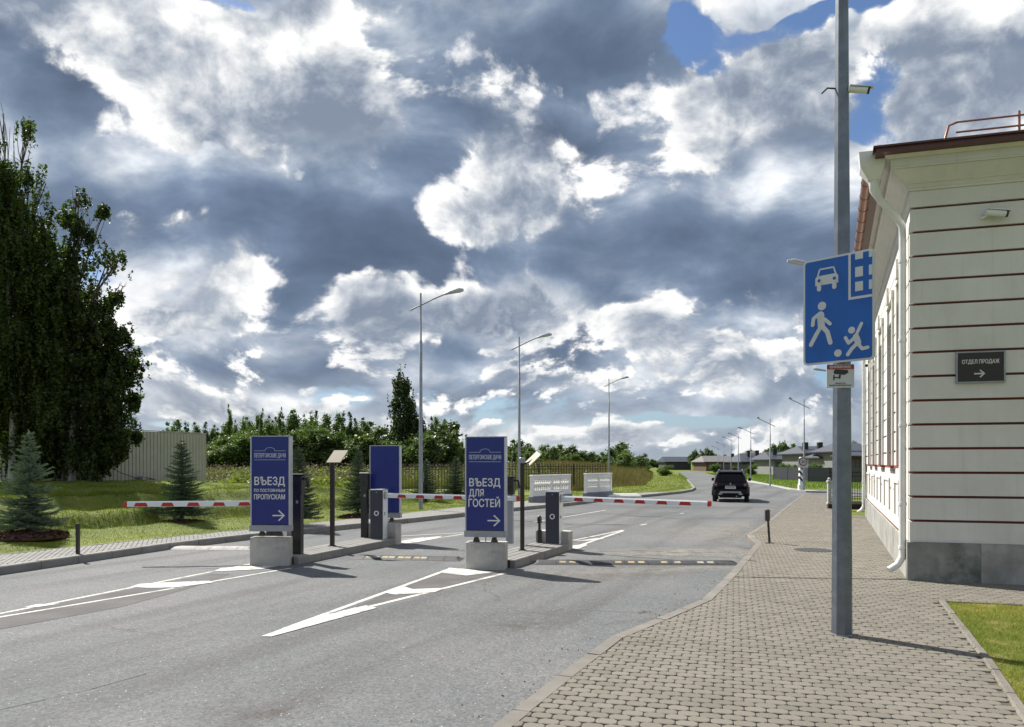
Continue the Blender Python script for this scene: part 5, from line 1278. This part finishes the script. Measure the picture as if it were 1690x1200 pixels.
house(1352, 1400, 104, 755, 749, 'low dark roofed annex in front of the pale walled house', wall_l, roofd, 6, .2)
house(1398, 1462, 95, 744, 729, 'dark roofed house seen between the foreground pole and the cream building', wall_l, roofd, 12, .35)
house(1400, 1440, 86, 752, 745, 'low porch roof house part beside the cream building', wall_b, roofd, 5, .2)
house(1097, 1144, 215, 762, 753.5, 'long dark house at the end of the road', wall_d, roofd, 12, .12, None, over=.5, nw=5)
dark_fence = mat('anthracite_fence_panel', (.045, .050, .060), .6, .1, .1, 3)
def panel_fence(a, b, h, step, label, z=-.05, m=None):
    A, B = Vector(a), Vector(b); d = B-A; L = d.length; n = max(1, round(L/step)); w = L/n
    t = thing('panel_fence', label, 'fence', (A.x, A.y, z), math.atan2(d.y, d.x), 'dark panel fences before the houses')
    for i in range(n):
        MB().box(i*w+.05, (i+1)*w-.05, -.02, .02, .08, h).build('fence_panel', m or dark_fence, t)
    for i in range(n+1): MB().box(i*w-.045, i*w+.045, -.045, .045, 0, h+.05).build('post', m or dark_fence, t)
panel_fence((XAT(1277, 92), 92), (XAT(1350, 84), 84), 1.55, 2.5, 'dark panel fence left of the striped post along the green slope')
panel_fence((XAT(1334, 80), 80), (XAT(1440, 76), 76), 1.55, 2.5, 'dark panel fence behind the foreground pole', m=mat('grey_fence_panel', (.07, .075, .085), .6, .1, .1, 3))
panel_fence((XAT(1193, 150), 150), (XAT(1272, 138), 138), 1.7, 3.2, 'long dark fence before the far houses', m=blk)

# ================================================================ vegetation
bark_b = mat('birch_bark', (.42, .40, .36), .8, 0, .2, 5, .3, 30, dirt=(.05, .045, .04, .9)); bark = mat('brown_bark', (.075, .055, .04), .9, 0, .25, 9, .4, 40)
leaf_birch = mat_leaf('birch_leaves', (.018, .030, .009), (.060, .090, .019), .36); leaf_wood = mat_leaf('woodland_leaves', (.045, .075, .019), (.105, .155, .042), .32)
leaf_dark = mat_leaf('dark_woodland_leaves', (.024, .042, .016), (.058, .088, .028), .22); leaf_far = mat_leaf('far_leaves', (.050, .080, .028), (.105, .145, .048), .25)
needle_b = mat_leaf('blue_spruce_needles', (.070, .105, .080), (.150, .195, .150), .10); needle_g = mat_leaf('green_spruce_needles', (.030, .055, .035), (.070, .105, .070), .10)

def leaf_quads(C, size, tilt=None, aspect=1.5, r=rng):
    """one small four-sided leaf per centre, turned at random"""
    n = len(C); a = r.uniform(0, 2*np.pi, n); u = r.normal(size=(n, 3)); u /= np.linalg.norm(u, axis=1, keepdims=True)
    w = r.normal(size=(n, 3)); v = np.cross(u, w); v /= np.linalg.norm(v, axis=1, keepdims=True)
    s = size*r.uniform(.65, 1.25, n)[:, None]; u = u*s*aspect*.5; v = v*s*.5
    V = np.stack([C-u, C-v*.9+u*.1, C+u, C+v*.9+u*.1], 1).reshape(-1, 3)
    return V, np.arange(4*n).reshape(-1, 4)
def crown_points(blobs, n, r=rng, shell=.55, clump=26, spread=.20):
    """points in a set of ellipsoids (x,y,z,rx,ry,rz), gathered in uneven clumps towards the outside"""
    m = max(8, n//clump); zt = max(b[2] for b in blobs); vol = np.array([b[3]*b[4]*b[5]*(1.25-.75*max(0, b[2])/zt)**1.5 for b in blobs])**.66; k = r.choice(len(blobs), m, p=vol/vol.sum()); B = np.array(blobs)[k]
    d = r.normal(size=(m, 3)); d /= np.linalg.norm(d, axis=1, keepdims=True); rad = r.uniform(.2, 1.0, m)**shell
    cc = B[:, :3]+d*rad[:, None]*B[:, 3:]; w = r.gamma(1.5, 1, m); q = r.choice(m, n, p=w/w.sum())
    return cc[q]+r.normal(size=(n, 3))*(spread*r.uniform(.5, 1.4, m)[q][:, None]*B[q, 3:].mean(1, keepdims=True)**.6)
def strands(P, r, lo=.3, hi=1.2, per=.045, sway=.12):
    L = r.uniform(lo, hi, len(P)); m = np.maximum(3, (L/per).astype(int)); idx = np.repeat(np.arange(len(P)), m)
    t = r.uniform(0, 1, len(idx)); dirs = r.normal(size=(len(P), 3)); dirs[:, 2] = 0
    out = P[idx].copy(); out[:, 2] -= L[idx]*t; out += dirs[idx]*(sway*t[:, None]*L[idx][:, None]); out += r.normal(size=out.shape)*.045
    return out
def limb_mb(mb, p0, p1, r0, r1, bend=.12, n=5):
    p0, p1 = Vector(p0), Vector(p1); L = (p1-p0).length; o = Vector((random.uniform(-1, 1), random.uniform(-1, 1), random.uniform(.2, 1)))*bend*L
    pts = [p0.lerp(p1, k/n)+o*math.sin(math.pi*k/n)*.6 for k in range(n+1)]; mb.tube(pts, [r0+(r1-r0)*k/n for k in range(n+1)], 6); return pts

def birch(name, base_px, Y, zb, blobs_px, nstr, label, group, leaf, size, hang=(.3, 1.3), seed=1, per=.045, depth=.8, tr=.16, bk=None):
    r = np.random.default_rng(seed); bx = XAT(base_px, Y); t = thing(name, label, 'tree', (bx, Y, zb), 0, group)
    k = Y/F; bl = []
    for (px, py, rx, ry) in blobs_px: bl.append((XAT(px, Y)-bx, 0+r.uniform(-.5, .5)*depth, ZAT(py, Y)-zb, rx*k, max(rx, ry)*k*depth, ry*k))
    P = crown_points(bl, nstr, r, .7, 22, .25)
    C = strands(P, r, hang[0], hang[1], per); V, Q = leaf_quads(C, size, r=r)
    link('crown', np_mesh('crown', V, Q, leaf), t)
    tb = MB(); topz = max(b[2] for b in bl)
    tp_ = min(bl, key=lambda b: -b[2]); pts = [Vector((0, 0, -.3)), Vector((.05, 0, topz*.25)), Vector((tp_[0]*.45, 0, topz*.55)), Vector((tp_[0]*.85, 0, topz*.85)), Vector((tp_[0], 0, topz+.2))]
    tb.tube(pts, [tr, tr*.8, tr*.55, tr*.3, .02], 8); tb.build('trunk', bk or bark_b, t)
    lb = MB()
    for b in bl:
        zz = max(.8, b[2]*.72-.5); f = zz/topz; px_ = tp_[0]*f*.8
        pts = limb_mb(lb, (px_, 0, zz), (b[0], b[1], b[2]), tr*.42*(1-f*.5), .015)
        for _ in range(7):
            q = pts[random.randint(2, 5)]; limb_mb(lb, q, (b[0]+random.uniform(-1, 1)*b[3]*.9, b[1]+random.uniform(-1, 1)*b[4]*.9, b[2]+random.uniform(-.7, .95)*b[5]), .02, .006, n=3)
    lb.build('limb', bk or bark, t)
    return t
BG = 'large birches on the left'
birch('birch_tree', 20, 33, ground_z(XAT(20, 33), 33)-.1, [(6, 195, 16, 26), (-5, 250, 30, 50), (38, 240, 14, 34), (20, 320, 45, 60), (66, 340, 22, 34), (-10, 420, 70, 90), (60, 430, 44, 60), (20, 520, 80, 80), (60, 610, 70, 70), (0, 650, 80, 70), (-60, 520, 80, 200), (-20, 330, 50, 120), (90, 500, 30, 60), (52, 290, 22, 40), (45, 400, 50, 60), (30, 600, 80, 60), (60, 690, 70, 50), (48, 215, 8, 12), (70, 300, 10, 14), (90, 350, 9, 14)],
      6800, 'tallest drooping birch at the left edge', BG, leaf_birch, .105, (.2, 1.0), 11, .035)
birch('birch_tree', 118, 34, ground_z(XAT(118, 34), 34)-.1, [(130, 325, 15, 15), (122, 360, 26, 28), (152, 372, 18, 22), (185, 425, 22, 20), (140, 430, 48, 40), (120, 500, 60, 50), (165, 500, 28, 36), (170, 560, 36, 30), (205, 605, 30, 22), (140, 600, 70, 60), (200, 660, 24, 22), (160, 680, 56, 50), (215, 705, 24, 16), (90, 690, 70, 50), (150, 740, 50, 36), (60, 740, 60, 30), (185, 745, 22, 30), (195, 560, 26, 30), (180, 640, 44, 44), (150, 540, 50, 50), (190, 700, 34, 30), (222, 596, 10, 7), (205, 575, 12, 9), (225, 712, 9, 6), (206, 430, 8, 9), (196, 470, 10, 9), (170, 345, 7, 8), (210, 655, 10, 8), (205, 745, 12, 8)],
      5600, 'birch with a pale trunk and ragged leafy right side before the metal wall', BG, leaf_birch, .105, (.1, .5), 12, .024)
birch('birch_tree', 70, 36.5, ground_z(XAT(70, 36.5), 36.5)-.1, [(60, 560, 70, 70), (100, 640, 90, 70), (30, 700, 60, 55), (110, 720, 80, 40), (20, 480, 60, 80), (100, 470, 50, 50)],
      4600, 'dark birch filling the gap between the two large birches', BG, leaf_birch, .12, (.3, 1.1), 13, .06)

# ---- young spruces
def make_spruce(H, W, seed, m, dens=1.0):
    rr = random.Random(seed); r = np.random.default_rng(seed); Vs = []; tw = MB(); z = H*.15; lv = 0; C = []; D = []
    while z < H*.96:
        f = (z-H*.13)/(H*.87); Rr = W*(1-f)**1.1*rr.uniform(.80, 1.14); nb = max(5, int(15*(1-f)+5)); off = rr.uniform(0, 6)
        for k in range(nb):
            z_ = z; z = z+rr.uniform(-.028, .028)*H; a = off+2*math.pi*k/nb+rr.uniform(-.3, .3); L = Rr*rr.uniform(.78, 1.12)+.03; rise = -.10+.62*f+rr.uniform(-.13, .16)
            ca, sa = math.cos(a), math.sin(a); pts = []
            for q in range(7):
                s = q/6; pts.append(Vector((ca*L*s, sa*L*s, z+L*(rise*s-.10*math.sin(s*math.pi)*(1-f)))))
            tw.tube([pts[0], pts[3], pts[6]], [.012, .008, .004], 4, smooth=False, cap=False)
            # side twigs carry the needles
            nt = max(3, int(L/.055*dens))
            for j in range(nt):
                s = (j+.6)/nt; p = pts[0].lerp(pts[6], s); p.z = z+L*(rise*s-.10*math.sin(s*math.pi)*(1-f))
                for sg in (-1, 1):
                    tl = (.09+.30*L*(1-s)*min(1, s*3+.3))*rr.uniform(.7, 1.15); ta = a+sg*rr.uniform(.6, 1.0); q_ = Vector((math.cos(ta)*tl, math.sin(ta)*tl, rr.uniform(-.03, .06)*tl*2))
                    m_ = max(4, int(tl/.014)); 
                    for i in range(m_): C.append(p+q_*(i/m_)); D.append(q_.normalized())
            for i in range(int(L/.016)): s = rr.random(); p = pts[0].lerp(pts[6], s); p.z = z+L*(rise*s-.10*math.sin(s*math.pi)*(1-f)); C.append(p); D.append(Vector((ca, sa, rise)).normalized())
            z = z_
        z += H*rr.uniform(.050, .068)*(1-f*.35)
    for i in range(110): C.append(Vector((0, 0, H*(.84+.15*i/110)))); D.append(Vector((0, 0, 1)))
    C = np.array([tuple(c) for c in C]); D = np.array([tuple(c) for c in D]); n = len(C)
    s = r.normal(size=(n, 3)); s -= (s*D).sum(1, keepdims=True)*D; s /= np.linalg.norm(s, axis=1, keepdims=True); s[:, 2] = np.abs(s[:, 2])*.8
    tip = D*.55+s*.85; tip /= np.linalg.norm(tip, axis=1, keepdims=True); b = np.cross(tip, D); b /= np.linalg.norm(b, axis=1, keepdims=True)+1e-9
    ln = r.uniform(.035, .065, n)[:, None]; V = np.stack([C-b*.0075, C+b*.0075, C+tip*ln], 1).reshape(-1, 3)
    return np_mesh('needles', V, np.arange(3*n).reshape(-1, 3), m, n=3), tw.mesh('branches', bark), H
mulch_m = mat('bark_mulch', (.085, .040, .028), .95, 0, .35, 14, .9, 30)
def mulch_mound(x, y, r_, z):
    t_n = 500; V = []; 
    a = rng.uniform(0, 2*np.pi, t_n*2); q = np.sqrt(rng.uniform(0, 1, t_n*2)); cx = x+q*r_*np.cos(a); cy = y+q*r_*np.sin(a); cz_ = z+.10*(1-q**2)+rng.uniform(0, .03, t_n*2)
    Vq, Q = leaf_quads(np.stack([cx, cy, cz_], 1), .07, aspect=1.8)
    o = link('mulch', np_mesh('mulch', Vq, Q, mulch_m), None, kind='stuff')
    MB().lathe([(r_, z-.06), (r_*.96, z+.02), (r_*.6, z+.07), (.0, z+.10)], 24, c=(x, y)).build('mulch_bed', mulch_m, kind='structure')
def place_spruce(src, px, py_b, py_t, z, label, cat='spruce', mulch=0, wsc=1.0):
    Y = (EYE-z)*F/(py_b-HZ); x = XAT(px, Y); Hh = ZAT(py_t, Y)-z; s = Hh/src[2]
    t = thing('young_spruce', label, 'spruce', (x, Y, z), random.uniform(0, 6), 'young spruces on the lawn', scale=(s*wsc, s*wsc, s))
    link('crown', src[0], t); link('branches', src[1], t, kind='stuff')
    MB().tube([(0, 0, -.15), (.01, 0, src[2]*.4), (0, 0, src[2]*.95)], [.055, .038, .008], 8).build('trunk', bark, t)
    if mulch: mulch_mound(x, Y, mulch, float(ground_z(x, Y))+.0)
    return t
sB = make_spruce(2.6, 1.02, 5, needle_b); sG = make_spruce(2.4, .80, 6, needle_g, .8)
place_spruce(sB, 47, 889, 708, .17, 'blue spruce nearest to the camera at the left edge of the lawn', mulch=.85, wsc=.82)
place_spruce(sG, 300, 862, 724, .20, 'dark green spruce on the lawn before the metal wall', mulch=.85)
place_spruce(sG, 492, 866, 735, .17, 'green spruce half hidden behind the pass holders sign', mulch=.7, wsc=.95)
place_spruce(sG, 591, 852, 738, .17, 'green spruce between the tan plate post and the plain blue sign', mulch=.7, wsc=.85)
place_spruce(sG, 703, 829, 756, .15, 'squat green spruce behind the leftmost tall lamp', wsc=1.2)
place_spruce(sG, 752, 825, 752, .15, 'green spruce before the iron fence beside the guests sign', wsc=1.1)

# ---- woodland behind the meadow
def tree_mesh(kind, seed):
    r = np.random.default_rng(seed); rr = random.Random(seed)
    if kind == 'bushy': bl = [(r.uniform(-.8, .8)*1.2, r.uniform(-1, 1)*1.0, r.uniform(.3, 4.4), r.uniform(.7, 1.3), r.uniform(.7, 1.2), r.uniform(.6, 1.2)) for _ in range(9)]+[(0, 0, 4.6, .5, .5, .9)]; n, s, m = 13000, .155, leaf_wood; H = 5.4
    elif kind == 'slim': bl = [(r.uniform(-.3, .3), r.uniform(-.3, .3), z, .25+.85*(1-z/6.4)**.7, .25+.85*(1-z/6.4)**.7, .7) for z in np.linspace(.8, 6.0, 9)]; n, s, m = 9000, .14, leaf_wood; H = 6.5
    elif kind == 'cone': bl = [(0, 0, z, .18+1.25*(1-z/7.2), .18+1.25*(1-z/7.2), .42) for z in np.linspace(.6, 7, 13)]; n, s, m = 12000, .15, leaf_dark; H = 7.3
    else: bl = [(r.uniform(-1.6, 1.6), r.uniform(-1.4, 1.4), r.uniform(1.5, 4.8), r.uniform(.9, 1.6), r.uniform(.9, 1.5), r.uniform(.8, 1.3)) for _ in range(11)]; n, s, m = 8000, .27, leaf_far; H = 5.6
    C = crown_points(bl, n, r, .7, 60, .24); C[:, 2] = np.maximum(C[:, 2], .05)
    V, Q = leaf_quads(C, s, r=r); tk = MB(); tk.tube([(0, 0, -.4), (0, 0, H*.5), (0, 0, H*.9)], [.11, .07, .02], 6)
    for b in bl[:8]: tk.tube([(0, 0, b[2]*.5), (b[0]*.5, b[1]*.5, b[2]*.8), (b[0], b[1], b[2])], [.04, .03, .01], 4)
    return (np_mesh('crown', V, Q, m), tk.mesh('trunk', bark), H)
TM = {k: [tree_mesh(k, 30+i*7+j) for j in range(3)] for i, k in enumerate(('bushy', 'slim', 'cone', 'broad'))}
def tree(kind, px, Y, toppy, label, group, wsc=1.0, name='tree', zoff=None, var=None):
    T3 = TM[kind][random.randrange(3) if var is None else var]; x = XAT(px, Y); z = float(ground_z(x, Y)) if zoff is None else zoff
    s = (ZAT(toppy, Y)-z)/T3[2]; t = thing(name, label, 'tree', (x, Y, z), random.uniform(0, 6), group, scale=(s*wsc, s*wsc, s))
    link('crown', T3[0], t); link('trunk', T3[1], t); return t
WG = 'trees of the woodland behind the meadow'
zones = [(268, 345, 'over the metal wall end'), (345, 413, 'left of the pass sign'), (413, 480, 'behind the pass sign'), (480, 545, 'left of the tilted tan plate'), (545, 608, 'right of the tilted tan plate'), (608, 662, 'above the plain blue sign back'), (662, 770, 'by the leftmost tall lamp')]
USED = {}; NTH = ['', 'second ', 'third ', 'fourth ', 'fifth ', 'sixth ', 'seventh ', 'eighth ', 'ninth ', 'tenth ', 'eleventh ', 'twelfth ']
def uniq(kind, place):
    k = (kind, place); n = USED.get(k, 0); USED[k] = n+1
    return (NTH[n]+kind+(' from the left' if n else '')+', '+place)
def zone(px):
    for a, b, s in zones:
        if a <= px < b: return s
    return 'by the leftmost tall lamp'
KN = {'bushy': 'bushy light green tree', 'slim': 'slim young woodland tree', 'cone': 'dark pointed conifer', 'broad': 'broad leafy tree'}
prof = [(262, 712), (300, 692), (345, 705), (380, 694), (440, 690), (480, 684), (540, 682), (600, 690), (615, 702), (640, 730), (680, 712), (700, 690), (720, 690), (750, 712), (775, 735)]
def ptop(px): return float(np.interp(px, [p[0] for p in prof], [p[1] for p in prof]))
rt = random.Random(3)
for i, px in enumerate(range(270, 775, 11)):       # back row
    k = rt.choice(['slim', 'cone', 'slim', 'slim', 'cone', 'bushy']); p = px+rt.uniform(-4, 4)
    tree(k, p, rt.uniform(100, 112), ptop(p)+rt.uniform(-8, 6), uniq(KN[k], 'back row '+zone(p)), WG, {'slim': rt.uniform(.7, 1.1), 'cone': rt.uniform(.7, .95), 'bushy': 1.4}[k], 'woodland_tree')
for i, px in enumerate(range(273, 772, 14)):       # front row
    k = rt.choice(['bushy', 'bushy', 'slim', 'broad']); p = px+rt.uniform(-5, 5)
    tree(k, p, rt.uniform(84, 92), max(ptop(p)+16, 706)+rt.uniform(-8, 16), uniq(KN[k], 'front row '+zone(p)), WG, rt.uniform(1.15, 1.6), 'woodland_tree')
for px in (378, 402, 431, 462):
    tree('slim', px, 97, {378: 668, 402: 690, 431: 674, 462: 672}[px], {378: 'thin tall sapling with feathery tip, leftmost over the woodland', 402: 'thin sapling just left of the pass holders sign top', 431: 'thin tall sapling above the pass holders sign', 462: 'thin tall sapling above the right edge of the pass holders sign'}[px], WG, .35, 'sapling')
# the tall slender birch
birch('birch_tree', 662, 92, .9, [(661, 612, 5, 14), (661, 640, 10, 20), (664, 665, 15, 20), (678, 672, 9, 18), (662, 695, 24, 22), (680, 702, 17, 20), (650, 715, 18, 20), (664, 735, 30, 22), (655, 760, 28, 16), (685, 755, 24, 20), (664, 650, 13, 30), (672, 700, 26, 30), (660, 730, 34, 30), (676, 745, 34, 26)], 5200, 'tall slender birch towering over the woodland left of the leftmost lamp', None, leaf_dark, .21, (.3, 1.3), 21, .11, tr=.16)
# far tree line
FG = 'distant broad trees beyond the iron fence'
fp = [(775, 738), (800, 737), (822, 735), (842, 728), (862, 734), (880, 740), (905, 733), (925, 738), (945, 736), (965, 744), (985, 746), (1005, 747), (1015, 736), (1024, 733), (1035, 742), (1048, 752), (1060, 755)]
def fzone(px): return 'left of the second tall lamp' if px < 855 else 'above the nearer balustrade' if px < 945 else 'above the farther balustrade' if px < 1003 else 'right of the third tall lamp'
for i, (px, tp_) in enumerate(fp):
    tree('broad', px+rt.uniform(-3, 3), rt.uniform(150, 185), tp_+rt.uniform(-2, 2), uniq(('rounded distant tree' if i % 2 else 'wide distant tree'), fzone(px)), FG, 1.25, 'distant_tree')
    q = px+rt.uniform(2, 11); tree('bushy' if i % 3 else 'cone', q, rt.uniform(120, 145), tp_+rt.uniform(10, 17), uniq('low bushy tree' if i % 3 else 'low dark conifer', fzone(px)), FG, 1.5, 'distant_tree')
for i, px in enumerate((1072, 1086, 1098, 1112)): tree('broad', px, 240, 757+(i % 2)*2, ['low far bush left of the dark far house', 'low far bush at the corner of the dark far house', 'far bush before the dark house', 'far bush behind the dark house roof'][i], FG, 1.6, 'distant_tree')
for i, px in enumerate((1150, 1158, 1167, 1176, 1184)): tree('slim' if i % 2 else 'broad', px, 205+i*3, 742+(2, 0, -1, 1, 8)[i], ['leftmost tree', 'second tree', 'middle tree', 'fourth tree', 'low rightmost tree'][i]+' of the dark group at the road end', 'dark tree group at the end of the road', 1.3 if i % 2 else .8, 'distant_tree')
for i, (px, tp_, Yy) in enumerate(((1266, 737, 190), (1284, 734, 200), (1298, 732, 200), (1305, 735, 205), (1236, 744, 200), (1196, 752, 210), (1392, 733, 150))): tree('broad', px, Yy, tp_, ['tree behind the dark hipped house', 'left tree of the tall pair behind the wide house', 'tallest tree behind the wide dark roof', 'right tree behind the wide dark roof', 'thin topped tree behind the brown roof', 'low tree behind the farthest house', 'tree behind the pale walled house'][i], 'trees behind the houses', .9, 'distant_tree', 0)
for i, (px, b) in enumerate(((1098, 779), (1092, 781), (1180, 776), (1213, 779), (1240, 776), (1300, 772), (1345, 770))): tree('bushy', px, (112, 118, 150, 128, 120, 100, 96)[i], b-(12, 10, 10, 10, 9, 8, 5)[i], ['yellow green shrub at the left road edge', 'low shrub beside the yellow green shrub', 'low garden shrub left of the car', 'garden shrub behind the car roof', 'garden shrub before the dark hipped house', 'garden shrub over the dark panel fence', 'small shrub before the pale house'][i], 'garden shrubs', 1.7, 'shrub', None if i < 2 else 0)

# ---- grass as blades
def blades(name, X, Y, Z, h, w, m, lean=.35, label_kind='stuff'):
    n = len(X); a = rng.uniform(0, 2*np.pi, n); C = np.stack([X, Y, Z], 1); b = np.stack([np.cos(a), np.sin(a), np.zeros(n)], 1)
    tip = C+np.stack([rng.normal(0, lean, n)*h, rng.normal(0, lean, n)*h, h*rng.uniform(.6, 1.2, n)], 1)
    V = np.stack([C-b*(w/2)[:, None], C+b*(w/2)[:, None], tip], 1).reshape(-1, 3)
    return link(name, np_mesh(name, V, np.arange(3*n).reshape(-1, 3), m, n=3), None, kind='stuff')
blade_lawn = mat_grass('lawn_blades', (0.092, 0.128, 0.014), (0.165, 0.195, 0.024), (0.220, 0.200, 0.055), 0.5, trans=.35)
blade_dry = mat_grass('near_lawn_blades', (0.165, 0.205, 0.030), (0.255, 0.260, 0.050), (0.42, 0.36, 0.14), .9, trans=.35)
blade_mead = mat_grass('meadow_blades', (0.11, 0.135, 0.030), (0.165, 0.165, 0.055), (0.27, 0.22, 0.115), 0.8, trans=.3)
blade_weed = mat_grass('dry_weed_blades', (0.12, 0.12, 0.045), (0.19, 0.155, 0.075), (0.20, 0.125, 0.075), 0.85, trans=.25)
# near lawn
P0 = np.array(near_lawn); X = rng.uniform(3.2, 12, 260000); Y = rng.uniform(5.0, 12.0, 260000); k = in_poly(X, Y, near_lawn) & (X/Y < .72) & (Y > 5.2)
X, Y = X[k], Y[k]; blades('grass', X, Y, np.full(len(X), RZ-.015), rng.uniform(.018, .05, len(X)), rng.uniform(.003, .007, len(X)), blade_dry, .6)
# far lawn
def area(n, x0, x1, y0, y1, dlo, dhi):
    X = rng.uniform(x0, x1, n); Y = y0+(y1-y0)*rng.uniform(0, 1, n)**1.5; d = seg_dist(X, Y, edge_ext); k = (d > dlo) & (d < dhi) & (np.abs(X)/Y < .75); return X[k], Y[k], d[k]
X, Y, d = area(420000, -26, 3, 14, 44, .08, 16); blades('grass', X, Y, ground_z(X, Y)-.01, rng.uniform(.025, .060, len(X)), rng.uniform(.008, .018, len(X))*(Y/20), blade_lawn, .5)
# rough growth on the bank faces
X, Y, d = area(120000, -24, 0, 15, 44, 3.2, 8.6); k = ((d > 3.2) & (d < 4.3)) | ((d > 7.0) & (d < 8.4)); X, Y = X[k], Y[k]
blades('rough_grass', X, Y, ground_z(X, Y)-.02, rng.uniform(.08, .22, len(X)), rng.uniform(.012, .025, len(X)), blade_lawn, .6)
# meadow
X, Y, d = area(150000, -42, 12, 38, 96, 9, 200); k = ~((Y < 56) & (X > -9)); X, Y = X[k], Y[k]
k = ~((Y < 42) & (X < -14)); X, Y = X[k], Y[k]
blades('meadow_grass', X, Y, ground_z(X, Y)-.03, rng.uniform(.35, .85, len(X)), rng.uniform(.03, .06, len(X)), blade_mead, .25)
X, Y, d = area(60000, -12, 12, 54, 120, 6, 60); blades('meadow_grass', X, Y, ground_z(X, Y)-.03, rng.uniform(.4, 1.0, len(X)), rng.uniform(.03, .07, len(X)), blade_mead, .25)
X, Y, d = area(2600, -34, 12, 36, 92, 9, 200); k = ~((Y < 56) & (X > -9)) & ~((Y < 42) & (X < -14)); X, Y = X[k], Y[k]
hh = rng.uniform(.25, .8, len(X)); m_ = 26; C = np.repeat(np.stack([X, Y, ground_z(X, Y)], 1), m_, 0); C += rng.normal(size=C.shape)*np.array([.30, .30, 0]); C[:, 2] += rng.uniform(.05, 1, len(C))*np.repeat(hh, m_)
V, Q = leaf_quads(C, .15, aspect=1.6); link('meadow_weeds', np_mesh('meadow_weeds', V, Q, mat_leaf('weed_leaves', (.075, .105, .025), (.15, .18, .05), .3)), None, kind='stuff')
X, Y, d = area(6000, -40, 14, 48, 96, 9, 200); k = (Y > 56) | (X < -9); X, Y = X[k], Y[k]; C = np.stack([X, Y, ground_z(X, Y)+rng.uniform(.55, 1.15, len(X))], 1); C = np.repeat(C, 3, 0)+rng.normal(size=(3*len(X), 3))*.05
V, Q = leaf_quads(C, .11, aspect=1.5); link('meadow_seed_heads', np_mesh('meadow_seed_heads', V, Q, mat('seed_heads', (.27, .23, .14), .9, 0, .25, .5)), None, kind='stuff')
# tall dry weeds along the road
X, Y, d = area(140000, 4, 38, 50, 150, 4.2, 22); blades('dry_weeds', X, Y, ground_z(X, Y)-.03, rng.uniform(.6, 1.5, len(X))*np.clip((d-3.6)/2.5, .25, 1), rng.uniform(.03, .08, len(X)), blade_weed, .22)
X, Y, d = area(60000, 2, 38, 44, 130, .2, 4.4); blades('grass', X, Y, ground_z(X, Y)-.01, rng.uniform(.06, .14, len(X)), rng.uniform(.02, .05, len(X)), blade_lawn, .4)
# grass on the slope right of the road
X = rng.uniform(14, 75, 130000); Y = rng.uniform(50, 150, 130000); k = (~in_poly(X, Y, asph_poly)) & (X/Y < .5) & (X/Y > .22) & (Y > 59) & (~in_poly(X, Y, GL((1300, 808.3), (1262, 800), (1238, 796.5), (1190, 787), (1210, 787), (1262, 797.5), (1310, 806.5), (1364, 811.5), (1364, 813)))); X, Y = X[k], Y[k]
blades('grass', X, Y, np.full(len(X), -.03), rng.uniform(.06, .16, len(X)), rng.uniform(.03, .06, len(X)), mat_grass('slope_blades', (.075, .15, .020), (.12, .21, .03), (.17, .20, .06), .4, trans=.35), .4)
# weeds in the joints of the near kerb
P = resample(inset(right_outer, .155), .03); X = np.array([p.x for p in P])+rng.normal(0, .012, len(P)); Y = np.array([p.y for p in P])+rng.normal(0, .012, len(P))
k = (np.sin(Y*3.1)+np.sin(Y*7.7)+rng.normal(0, .6, len(P))) > 1.1; X, Y = np.repeat(X[k], 5)+rng.normal(0, .015, 5*k.sum()), np.repeat(Y[k], 5)+rng.normal(0, .015, 5*k.sum())
blades('joint_weeds', X, Y, np.full(len(X), RZ-.01), rng.uniform(.01, .035, len(X)), rng.uniform(.003, .006, len(X)), blade_dry, .8)
# small stones and crumbs on the asphalt and along the kerbs
n = 700; P = resample(right_outer, .05); q = rng.integers(0, len(P), n); off = np.abs(rng.normal(0, .35, n)); X = np.array([P[i].x for i in q])-off*.85; Y = np.array([P[i].y for i in q])+off*.4
k = Y > 5; X, Y = X[k], Y[k]; V, Q = leaf_quads(np.stack([X, Y, np.full(len(X), .006)], 1), .018); link('kerb_crumbs', np_mesh('kerb_crumbs', V, Q, mat('stone_crumbs', (.22, .19, .15), .9, 0, .3, 30)), None, kind='stuff')
